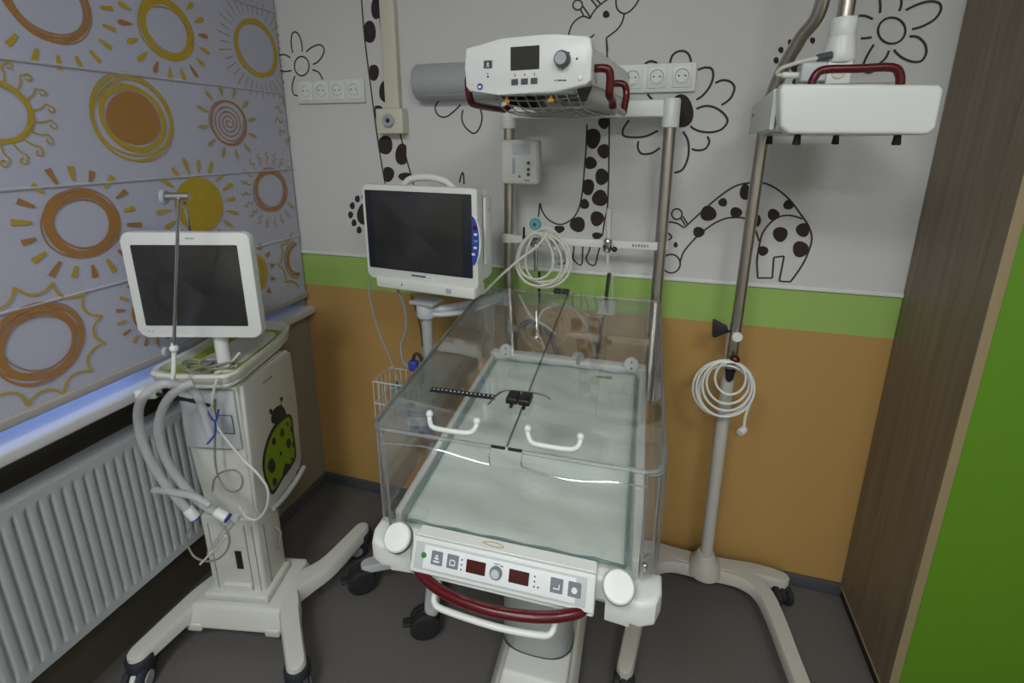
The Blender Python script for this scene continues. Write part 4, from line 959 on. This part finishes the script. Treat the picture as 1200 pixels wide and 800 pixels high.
P = hp(520 + 700 / 5, 20 + 248 / 5); w_.part('head_knob', MB('darkgrey').lathe([(.0165, 0), (.0165, .014), (.0145, .02)], HM @ Vector((P.x, 0, P.z)), fn, 28).use('bluegrey').disc(HM @ Vector((P.x, -.0195, P.z)), .0125, .002, fn), head)
P = hp(520 + 213 / 5, 20 + 408 / 5); w_.part('round_sticker', MB('blue').disc(HM @ Vector((P.x, 0, P.z)), .0072, .0012, fn, 1e-4).use('whiteprint').box(HM @ Vector((P.x, -.0016, P.z - .0005)), (.006, .0008, .005)), head, 'round blue instruction sticker')
for x, y in ((165, 388), (800, 358)): P = hp(520 + x / 5, 20 + y / 5); w_.part('screw_cap', MB('white').lathe([(.005, 0), (.0045, .002), (.001, .003)], HM @ Vector((P.x, 0, P.z)), fn), head)
# warning triangles hang on the strip below
zz = zb - .018
mb = MB('offwhite').box(HM @ Vector(((xl + xr) / 2 + .01, .05, zb - .004)), ((xr - xl) * .62, .06, .028), .003); w_.part('lamp_frame', mb, head)
for x, y in ((370, 480), (628, 475)):
    P = hp(520 + x / 5, 20 + y / 5, .0195); w_.part('warning_triangle', MB('orange_mark').prism([HM @ Vector((P.x + dx, .018, P.z + dz)) for dx, dz in ((-.0075, -.008), (.0075, -.008), (0, .009))], HM.to_3x3() @ Vector((0, .001, 0))), head, 'orange warning triangle')
# reflector trough and wire guard under the head
mb = MB('grill_steel'); xm = (xl + xr) / 2
for (x0, za), (x1, zc) in zip([(xl + .02, zb), (xl + .055, zb - .035), (xl + .10, zb - .045), (xr - .03, zb - .045), (xr - .012, zb)], [(xl + .055, zb - .035), (xl + .10, zb - .045), (xr - .03, zb - .045), (xr - .012, zb)]):
    P = [HM @ Vector((x0, .10, za)), HM @ Vector((x1, .10, zc)), HM @ Vector((x1, HL - .04, zc)), HM @ Vector((x0, HL - .04, za))]
    up_ = Vector((0, 0, .003)); mb.hexa([*P, *[p + up_ for p in P]])
w_.part('reflector', mb, head, 'shiny metal heater reflector')
mb = MB('steel')
for k in range(9): x = xl + .05 + k * (xr - xl - .08) / 8; mb.tube([HM @ Vector((x, .03, zb - .012)), HM @ Vector((x + .003, .10, zb - .05)), HM @ Vector((x, .36, zb - .052)), HM @ Vector((x, .42, zb - .04))], .0016, 6, 3)
for k in range(6): y = .06 + k * .065; z = zb - (.03 if k == 0 else .054); mb.tube([HM @ Vector((xl + .045, y, z + .006)), HM @ Vector((xm, y, z)), HM @ Vector((xr - .03, y, z + .006))], .0016, 6, 3)
w_.part('wire_guard', mb, head)
for sgn, xe in ((-1, xl), (1, xr)):
    z1 = hp(694, 77).z if sgn > 0 else hp(545, 86).z; o_ = sgn * (.036 if sgn > 0 else .024); zl = z1 - .052
    rd_ = MB('red').tube([HM @ Vector((xe - sgn * .004, .045, z1)), HM @ Vector((xe + o_ * .7, .045, z1)), HM @ Vector((xe + o_, .047, z1 - .008)), HM @ Vector((xe + o_ * 1.05, .05, z1 - .03)), HM @ Vector((xe + o_ * 1.0, .055, zl)), HM @ Vector((xe + o_ * 1.0, .09, zl - .01)), HM @ Vector((xe + o_, .26 if sgn < 0 else .10, zl - .012 - .012 * (sgn > 0)))], .0088, 12, 5)
    if sgn > 0: rd_.use('alu').tube([HM @ Vector((xe + o_, .10, zl - .022)), HM @ Vector((xe + o_, .23, zl - .03))], .0075, 12, 1).use('red').tube([HM @ Vector((xe, .25, z1 - .01)), HM @ Vector((xe + o_ * .8, .25, z1 - .012)), HM @ Vector((xe + o_ * 1.05, .252, z1 - .035)), HM @ Vector((xe + o_, .235, zl - .03))], .0085, 12, 5)
    else: rd_.tube([HM @ Vector((xe + o_, .26, zl - .012)), HM @ Vector((xe + o_ * .5, .28, zl - .0)), HM @ Vector((xe, .28, zl + .01))], .0088, 12, 4)
    w_.part('grab_handle', rd_, head, 'dark red grab handle')
w_.part('swivel_mount', MB('offwhite').box(HM @ Vector((.0, HL - .02, zb + .03)), (.12, .08, .07), .01), head)
# mattress (a thing that lies in the bed)
t = T('mattress', 'thin pale mint mattress with ruffled film cover lying in the clear-walled bed', 'mattress', w_.M @ Vector((0, .37, .80)), 1.5)
IM = t.I @ w_.M; nu, nv = 44, 56; V = []; Fc = []
def top(u, vv):
    z = .022 + .0014 * math.sin(vv * 70 + 3 * math.sin(u * 9)) + .0012 * math.sin(u * 55 + 5 * math.sin(vv * 7)); e = min(.246 - abs(u), vv - .004, .742 - vv)
    return z * min(1, max(e, 0) / .018) ** .5
for i in range(nu + 1):
    for j in range(nv + 1): u = -.246 + .492 * i / nu; vv = .004 + .738 * j / nv; V.append(IM @ S(u, vv, -.010 + top(u, vv)))
for i in range(nu):
    for j in range(nv): a = i * (nv + 1) + j; Fc.append((a, a + nv + 1, a + nv + 2, a + 1))
mb = MB('mattress'); mb.add(V, Fc); mb.hexa([IM @ S(u, q, h_) for h_ in (-.0115, -.009) for u, q in ((-.246, .004), (.246, .004), (.246, .742), (-.246, .742))]); FLAT.add('pad'); t.part('pad', mb)
mb = MB('mattress_edge'); cs = [(-.238, .012), (.238, .012), (.238, .735), (-.238, .735)]
for (a0_, b0_), (a1_, b1_) in zip(cs, cs[1:] + cs[:1]):
    mb.tube([IM @ S(a0_ + (a1_ - a0_) * k / 16, b0_ + (b1_ - b0_) * k / 16, .0085 + .0022 * math.sin(k * 1.9)) for k in range(17)], .0032, 8, 2)
t.part('edge_seam', mb, label='blue-green cover seam')
mb = MB('sun_pale').box(IM @ S(.14, .69, .0135), (.05, .02, .001)).use('red').box(IM @ S(.13, .69, .0142), (.008, .006, .001)); t.part('small_label', mb)
# wall box on left post
t = T('temperature_monitor', 'small cream monitor box with grey display clipped to the left post', 'monitor box', (-.43, 1.585, 1.535))
t.part('case', MB('offwhite').box((-.0, -.012, 0), (.125, .05, .138), .009).box((-.05, .0, 0), (.04, .055, .136), .01))
t.part('face', MB('offwhite').box((.012, -.038, 0), (.088, .004, .122), .003)); t.part('display', MB('lightgrey').box((.006, -.041, .040), (.056, .003, .034), .001))
k = MB('bluegrey').box((-.018, -.0405, -.012), (.008, .003, .05), .001).use('darkgrey'); 
for z in (-.002, -.022, -.038): k.disc((.031, -.040, z), .0055, .003, (0, -1, 0), seg=16)
k.use('green_led').disc((.002, -.040, -.044), .004, .0025, (0, -1, 0), seg=14).use('grey_print_shade').box((.026, -.0405, -.056), (.018, .001, .004)); t.part('control', k)
# flow meters, white coiled hose and other hanging bits
t = T('suction_regulator', 'suction regulator with round teal gauge on the rail', 'regulator', at(628, 290, Y=1.575))
t.part('gauge', MB('teal').lathe([(.018, 0), (.019, .003), (.019, .014), (.016, .018)], t.Y(628, 262, 1.575), (0, -1, 0)).use('darkgrey').disc(t.Y(628, 262, 1.575) + Vector((0, -.018, 0)), .006, .0015, (0, -1, 0)).use('teal').box(t.Y(628, 262, 1.555) + Vector((0, -.001, .004)), (.003, .001, .01)))
t.part('valve_body', MB('chrome').lathe([(.017, 0), (.019, .004), (.019, .022), (.012, .03)], t.Y(628, 288, 1.58), (0, 0, 1)).tube([t.Y(628, 292, 1.575), t.Y(628, 318, 1.575)], .007, 12, 1).use('black').ball(t.Y(614, 278, 1.57), .006).tube([t.Y(614, 266, 1.57), t.Y(614, 284, 1.57)], .004, 8, 1))
t = T('flow_meter', 'chrome flow meter with clear tube hanging on the rail below giraffe neck', 'flow meter', at(712, 295, Y=1.57))
t.part('meter_tube', MB('soft_plastic').tube([t.Y(713, 280, 1.575), t.Y(713.5, 244, 1.575)], .0095, 14, 1)); t.part('valve', MB('chrome').lathe([(.010, -.02), (.014, -.014), (.014, .016), (.009, .024)], t.Y(712, 288, 1.575), (0, 0, 1)).tube([t.Y(712, 286, 1.56), t.Y(709, 289, 1.535)], .008, 12, 1).use('black').tube([t.Y(709, 289, 1.54), t.Y(708.6, 289.3, 1.532)], .0055, 12, 1).ball(t.Y(720, 292, 1.565), .009))
t.part('nozzle', MB('lightgrey').tube([t.Y(712, 296, 1.575), t.Y(712, 312, 1.575)], .0055, 10, 1))
t = T('suction_bottle', 'clear ribbed bottle hanging behind the coiled white hose', 'bottle', at(650, 310, Y=1.60)); t.part('bottle_body', MB('soft_plastic').lathe([(.012, -.03), (.016, -.026), (.016, .03), (.012, .036)], t.Y(650, 300, 1.59), (0, 0, 1))); t.part('bottle_lid', MB('grey').lathe([(.013, 0), (.013, .01)], t.Y(650, 284, 1.59), (0, 0, 1)))
mb = MB('cable_white')
for cx_, cy_, rx, ry, yy in ((632, 304, 26, 31, 1.545), (636, 302, 30, 28, 1.55), (640, 300, 24, 33, 1.555), (637, 303, 32, 34, 1.56), (628, 300, 20, 27, 1.54)):
    mb.tube([at(cx_ + rx * math.cos(a) + 2 * math.sin(2 * a), cy_ + ry * math.sin(a), Y=yy) for a in [k * .5236 for k in range(12)]], .0038, 8, 4, True)
mb.tube([at(x, y, Y=1.54 - k * .012) for k, (x, y) in enumerate(((641, 272), (630, 288), (610, 303), (590, 320), (574, 335), (566, 344)))], .0042, 8, 5)
single('coiled_hose', mb, 'white hose coiled in loops and hung on the rail by the teal gauge', 'hose')
cable('drain_tube', [(632, 318, 1.61), (632, 345, 1.61), (632, 372, 1.61), (633, 400, 1.61)], .0048, 'cable_dark', 'black tube hanging down behind the rear hinge')
cable('drain_tube', [(714, 320, 1.61), (712, 335, 1.61), (708, 365, 1.61), (703, 395, 1.61), (699, 425, 1.61)], .0062, 'cable_dark', 'black tube hanging below the flow meter')
cable('drain_tube', [(602, 410, 1.64), (606, 388, 1.64), (620, 377, 1.64), (637, 382, 1.64), (648, 400, 1.64), (654, 425, 1.64)], .010, 'cable_dark', 'thick black hose arching behind the rear wall of the bed')
cable('clear_tube', [(608, 345, 1.60), (622, 370, 1.60), (640, 382, 1.60), (652, 392, 1.60)], .0045, 'cable_white', 'pale tube slanting behind the rear clear wall')
cable('clear_tube', [(640, 358, 1.60), (662, 357, 1.60), (682, 372, 1.60), (692, 395, 1.60), (697, 415, 1.60)], .005, 'soft_plastic', 'clear tube arching beside the black tube')
cable('clear_tube', [(652, 357, 1.60), (635, 365, 1.60), (630, 385, 1.60), (637, 405, 1.60), (646, 430, 1.60)], .0035, 'cable_white', 'thin pale tube hanging left of the hose gland')
cable('clear_tube', [(714, 300, 1.60), (718, 330, 1.60), (715, 360, 1.60), (700, 372, 1.60), (684, 366, 1.60)], .0022, 'soft_plastic', 'thin clear tube looping below the flow meter')
# ================================================================== PHOTOTHERAPY LAMP ON STAND
ps = T('lamp_stand', 'rolling stand with white U-shaped base and curved steel tube for the lamp', 'lamp stand', (.262, 1.60, 0))
mb = MB('stand_white')
wv = lambda x, y, z: ps.Z(x, y, z)
for sgn in (-1, 1):
    leg_loft(mb, rounded([(0, .02), (sgn * .09, .03), (sgn * .18, .045), (sgn * .262, .045)], lambda f: .034 - .008 * f, .118, .10, .065, .06))
    leg_loft(mb, rounded([(sgn * .03, .015), (sgn * .12, .012), (sgn * .185, -.03), (sgn * .212, -.12), (sgn * .232, -.27), (sgn * .255, -.43)] if sgn > 0 else [(-.03, .015), (-.12, .012), (-.185, -.03), (-.212, -.12), (-.232, -.27), (-.252, -.43)], lambda f: .034 - .010 * f, .112, .095, .065, .058))
mb.lathe([(.05, .08), (.058, .09), (.05, .13), (.036, .15), (.027, .17)], (0, .0, 0))
ps.part('base', mb)
for x, y, yw in ((.255, .045, -70), (-.255, .045, -100), (.255, -.43, -90), (-.252, -.43, -90)): caster(ps, x, y, .036, yw, 'rubber', 'rubber', .065)
ps.part('column', MB('stand_white').tube([(0, 0, .15), (0, 0, 1.035)], .0205, 20, 1).lathe([(.023, 0), (.023, .012)], (0, 0, 1.028)))
q = [at(857, 425, Y=1.575), at(861, 395, Y=1.575), at(893, 165, Y=1.575), at(899, 130, Y=1.57), at(914, 88, Y=1.545), at(938, 45, Y=1.51), at(962, 8, Y=1.475), at(985, -60, Y=1.42), at(998, -95, Y=1.38)]
q = [ps.l(p) for p in q]
q2 = ps.l(at(990, 20, Y=1.35)); lampx, lampy = q2.x, q2.y
q = q[:7] + [Vector((.078, -.17, 2.10)), Vector((lampx - .01, lampy - -.05, 2.17)), Vector((lampx, lampy + .01, 2.15)), Vector((lampx, lampy, 2.05)), Vector((lampx, lampy, 1.84))]
ps.part('steel_tube', MB('pole_steel').tube(q, .0165, 18, 6), label='bent steel tube')
ps.part('tube_foot', MB('black').lathe([(.006, 0), (.012, .01), (.016, .04)], ps.l(at(855, 440, Y=1.575)) - Vector((0, 0, .02)), (0, 0, 1)).use('pole_steel').tube([ps.l(at(856, 430, Y=1.575)), ps.l(at(857, 422, Y=1.575))], .016, 16, 1))
ps.part('clamp_knob', MB('white').lathe([(.015, 0), (.016, .01), (.012, .014)], ps.l(at(863, 394, Y=1.555)), (.2, -1, 0)))
ps.part('clamp_knob', MB('darkred').ball(ps.l(at(861, 421, Y=1.54)), .0155), label='dark red ball knob')
mb = MB('black').prism([ps.l(at(x, y, Y=1.58)) for x, y in ((836, 377), (839, 377), (853, 385), (853, 390), (838, 396), (835, 395))], (0, .03, 0), .003).tube([ps.l(at(852, 387, Y=1.59)), ps.l(at(858, 388, Y=1.59))], .006, 10, 1); ps.part('cable_hook', mb)
mb = MB('white'); cpos = [(850, 455, 34, 33, 1.535), (852, 452, 29, 29, 1.53), (853, 448, 25, 25, 1.54), (850, 458, 31, 30, 1.545), (846, 455, 34, 32, 1.55), (856, 443, 18, 19, 1.528)]
for cx_, cy_, rx, ry, yy in cpos: mb.tube([at(cx_ + rx * math.cos(a), cy_ + ry * math.sin(a), Y=yy) for a in [k * .5236 for k in range(12)]], .0038, 8, 4, True)
mb.tube([at(x, y, Y=1.535) for x, y in ((880, 470), (876, 480), (873, 490), (872, 500))], .004, 8, 4).use('white').lathe([(.010, 0), (.012, .008), (.012, .022), (.006, .03)], at(867, 507, Y=1.52), (.5, .6, .2), 14)
mb.use('grey_print_shade').disc(at(863, 508, Y=1.515), .004, .003, (-.8, -.6, 0), seg=10)
single('coiled_mains_lead', mb, 'white power cord coiled on the lamp stand with its plug hanging', 'power cord')
# lamp housing
LX0, LX1, LY0, LY1 = .226, .506, 1.20, 1.50; zc = 1.662
lt = T('phototherapy_lamp', 'white box lamp head with dark red handle hung from the curved tube', 'phototherapy lamp', ((LX0 + LX1) / 2, (LY0 + LY1) / 2, 1.61)); hw = (LX1 - LX0) / 2; hd = (LY1 - LY0) / 2
def lr(x, y, Y=LY0): return lt.Y(x, y, Y)
fr = [lr(x, y) for x, y in ((918, 98), (1102, 99), (1107, 105), (1098, 150), (1088, 158), (924, 157), (914, 148), (914, 104))]
mb = MB('white').prism([(p.x, -hd, p.z) for p in catmull([Vector((p.x, 0, p.z)) for p in fr], 1)], (0, .05, 0), .008, 4)
zt_, zb_ = max(p.z for p in fr) - .006, min(p.z for p in fr) + .008
mb.hexa([(-hw + .01, -hd + .03, zb_), (hw - .01, -hd + .03, zb_), (hw - .01, hd, zb_), (-hw + .01, hd, zb_), (-hw + .012, -hd + .03, zt_), (hw - .012, -hd + .03, zt_), (hw - .02, hd, zt_ + .004), (-hw + .02, hd, zt_ + .004)], .008)
hs_ = lt.part('housing', mb)
lt.part('top_plate', MB('cream').box((0, .02, zt_ + .006), (.19, .2, .008), .003))
zh = lr(1000, 78).z; x0h, x1h = lr(956, 98).x, lr(1064, 98).x
lt.part('handle', MB('red').tube([(x0h, -hd + .035, zt_ + .0), (x0h + .004, -hd + .035, zh - .014), (x0h + .02, -hd + .035, zh), ((x0h + x1h) / 2, -hd + .035, zh), (x1h - .02, -hd + .035, zh), (x1h - .004, -hd + .035, zh - .014), (x1h, -hd + .035, zt_ + .0)], .0085, 14, 4), label='dark red top handle')
lt.part('diffuser', MB('soft_plastic').box((0, .02, zb_ - .004), (.22, .24, .008), .002))
for x, y in ((-.085, -hd + .045), (.10, -hd + .045), (-.10, hd - .04), (.05, hd - .04)): lt.part('foot', MB('rubber').lathe([(.007, 0), (.0085, .002), (.006, .026)], (x, y, zb_ - .028), (0, 0, 1), 14))
lt.part('bracket', MB('white').box((lampx + .262 - (LX0 + LX1) / 2, lampy + 1.6 - (LY0 + LY1) / 2, zt_ + .035), (.05, .045, .06), .004).use('cream').disc((lampx + .262 - (LX0 + LX1) / 2 - .002, lampy + 1.6 - (LY0 + LY1) / 2 - .022, zt_ + .038), .013, .004, (0, -1, 0)))
jx, jy = lampx + .262 - (LX0 + LX1) / 2, lampy + 1.6 - (LY0 + LY1) / 2
zj = zt_ + .06
lt.part('swivel_joint', MB('white').lathe([(.030, 0), (.033, .004), (.033, .018), (.027, .05), (.026, .054), (.0265, .055), (.0265, .088), (.024, .092)], (jx, jy, zj)), label='white swivel joint')
lt.part('junction_box', MB('lightgrey').box((jx - .052, jy - .01, zt_ + .040), (.05, .05, .040), .004)); lt.part('strain_relief', MB('darkgrey').tube([(jx - .022, jy - .03, zj + .014), (jx - .05, jy - .035, zj + .008)], .008, 10, 1)); lt.part('plug', MB('white').tube([(jx - .075, jy - .01, zt_ + .036), (jx - .11, jy - .01, zt_ + .038)], .007, 10, 1))
lt.part('lead', MB('cable_white').tube([(jx - .048, jy - .035, zj + .008), (jx - .08, jy - .03, zj + .002), (jx - .115, jy - .02, zj - .008), (jx - .122, jy - .012, zj - .02), (jx - .105, jy - .01, zt_ + .038)], .0042, 8, 5))
mb = MB('offwhite').prism([(-hw - .004, -hd + .04, zb_ + .005), (-hw - .004, hd + .01, zb_ - .002), (-hw - .004, hd + .01, zt_ - .02), (-hw - .004, -hd + .04, zt_ + .0)], (.01, 0, 0), .002)
mb.use('grey_print_shade').box((-hw - .0045, hd - .03, (zb_ + zt_) / 2), (.001, .016, .01)); lt.part('side_plate', mb)
# ================================================================== LIGHTS, WORLD, CAMERA
mat('lampglow', (.9, .9, .9), .5, emit=((1, .97, .92), 3.0))
for i, (x, y, lab) in enumerate(((-.55, -.75, 'square ceiling light panel nearest the warmer'), (.75, -.75, 'square ceiling light panel nearest the green wardrobe door'), (-.1, -2.5, 'square ceiling light panel farthest behind the camera'))):
    t = T('ceiling_light', lab, 'ceiling light', (x, y, 2.80)); t.part('frame', MB('white').box((0, 0, -.012), (.66, .66, .024), .004)); t.part('diffuser', MB('lampglow').box((0, 0, -.026), (.60, .60, .008), .002))
    ld = bpy.data.lights.new('ceiling_glow', 'AREA'); ld.shape = 'SQUARE'; ld.size = .6; ld.energy = (22, 20, 36)[i]; ld.color = (.97, 1, .985)
    lo = bpy.data.objects.new('ceiling_glow', ld); COL.objects.link(lo); lo.location = (x, y, 2.76)
W = bpy.data.worlds.new('sky'); bpy.context.scene.world = W; W.use_nodes = True
n = W.node_tree.nodes; l = W.node_tree.links; bg = n['Background']
sk = n.new('ShaderNodeTexSky'); sk.sky_type = 'HOSEK_WILKIE'; sk.turbidity = 3.5; sk.sun_direction = Vector((.6, .3, .7)).normalized()
l.new(sk.outputs[0], bg.inputs[0]); bg.inputs[1].default_value = 3.2
pl = bpy.data.lights.new('window_daylight', 'AREA'); pl.shape = 'RECTANGLE'; pl.size = 2.1; pl.size_y = 1.3; pl.energy = 15; pl.color = (.33, .45, 1)
po = bpy.data.objects.new('window_daylight', pl); COL.objects.link(po); po.location = (-1.80, .56, 1.63); po.rotation_euler = (0, math.radians(-90), 0)
cd = bpy.data.cameras.new('camera'); co = bpy.data.objects.new('camera', cd); COL.objects.link(co)
co.location = CAM; co.rotation_euler = Matrix((RT, UP, -FW)).transposed().to_euler()
cd.sensor_width = 36; cd.lens = F / 1200 * 36; cd.shift_x = (600 - CX) / 1200; cd.shift_y = (CY - 400) / 1200; cd.clip_start = .02
sc_ = bpy.context.scene; sc_.camera = co
sc_.view_settings.view_transform = 'Standard'; sc_.view_settings.look = 'None'; sc_.view_settings.gamma = 1; sc_.view_settings.use_curve_mapping = False
sc_.view_settings.exposure = 0.1
sc_.cycles.transparent_max_bounces = 24; sc_.cycles.max_bounces = 10
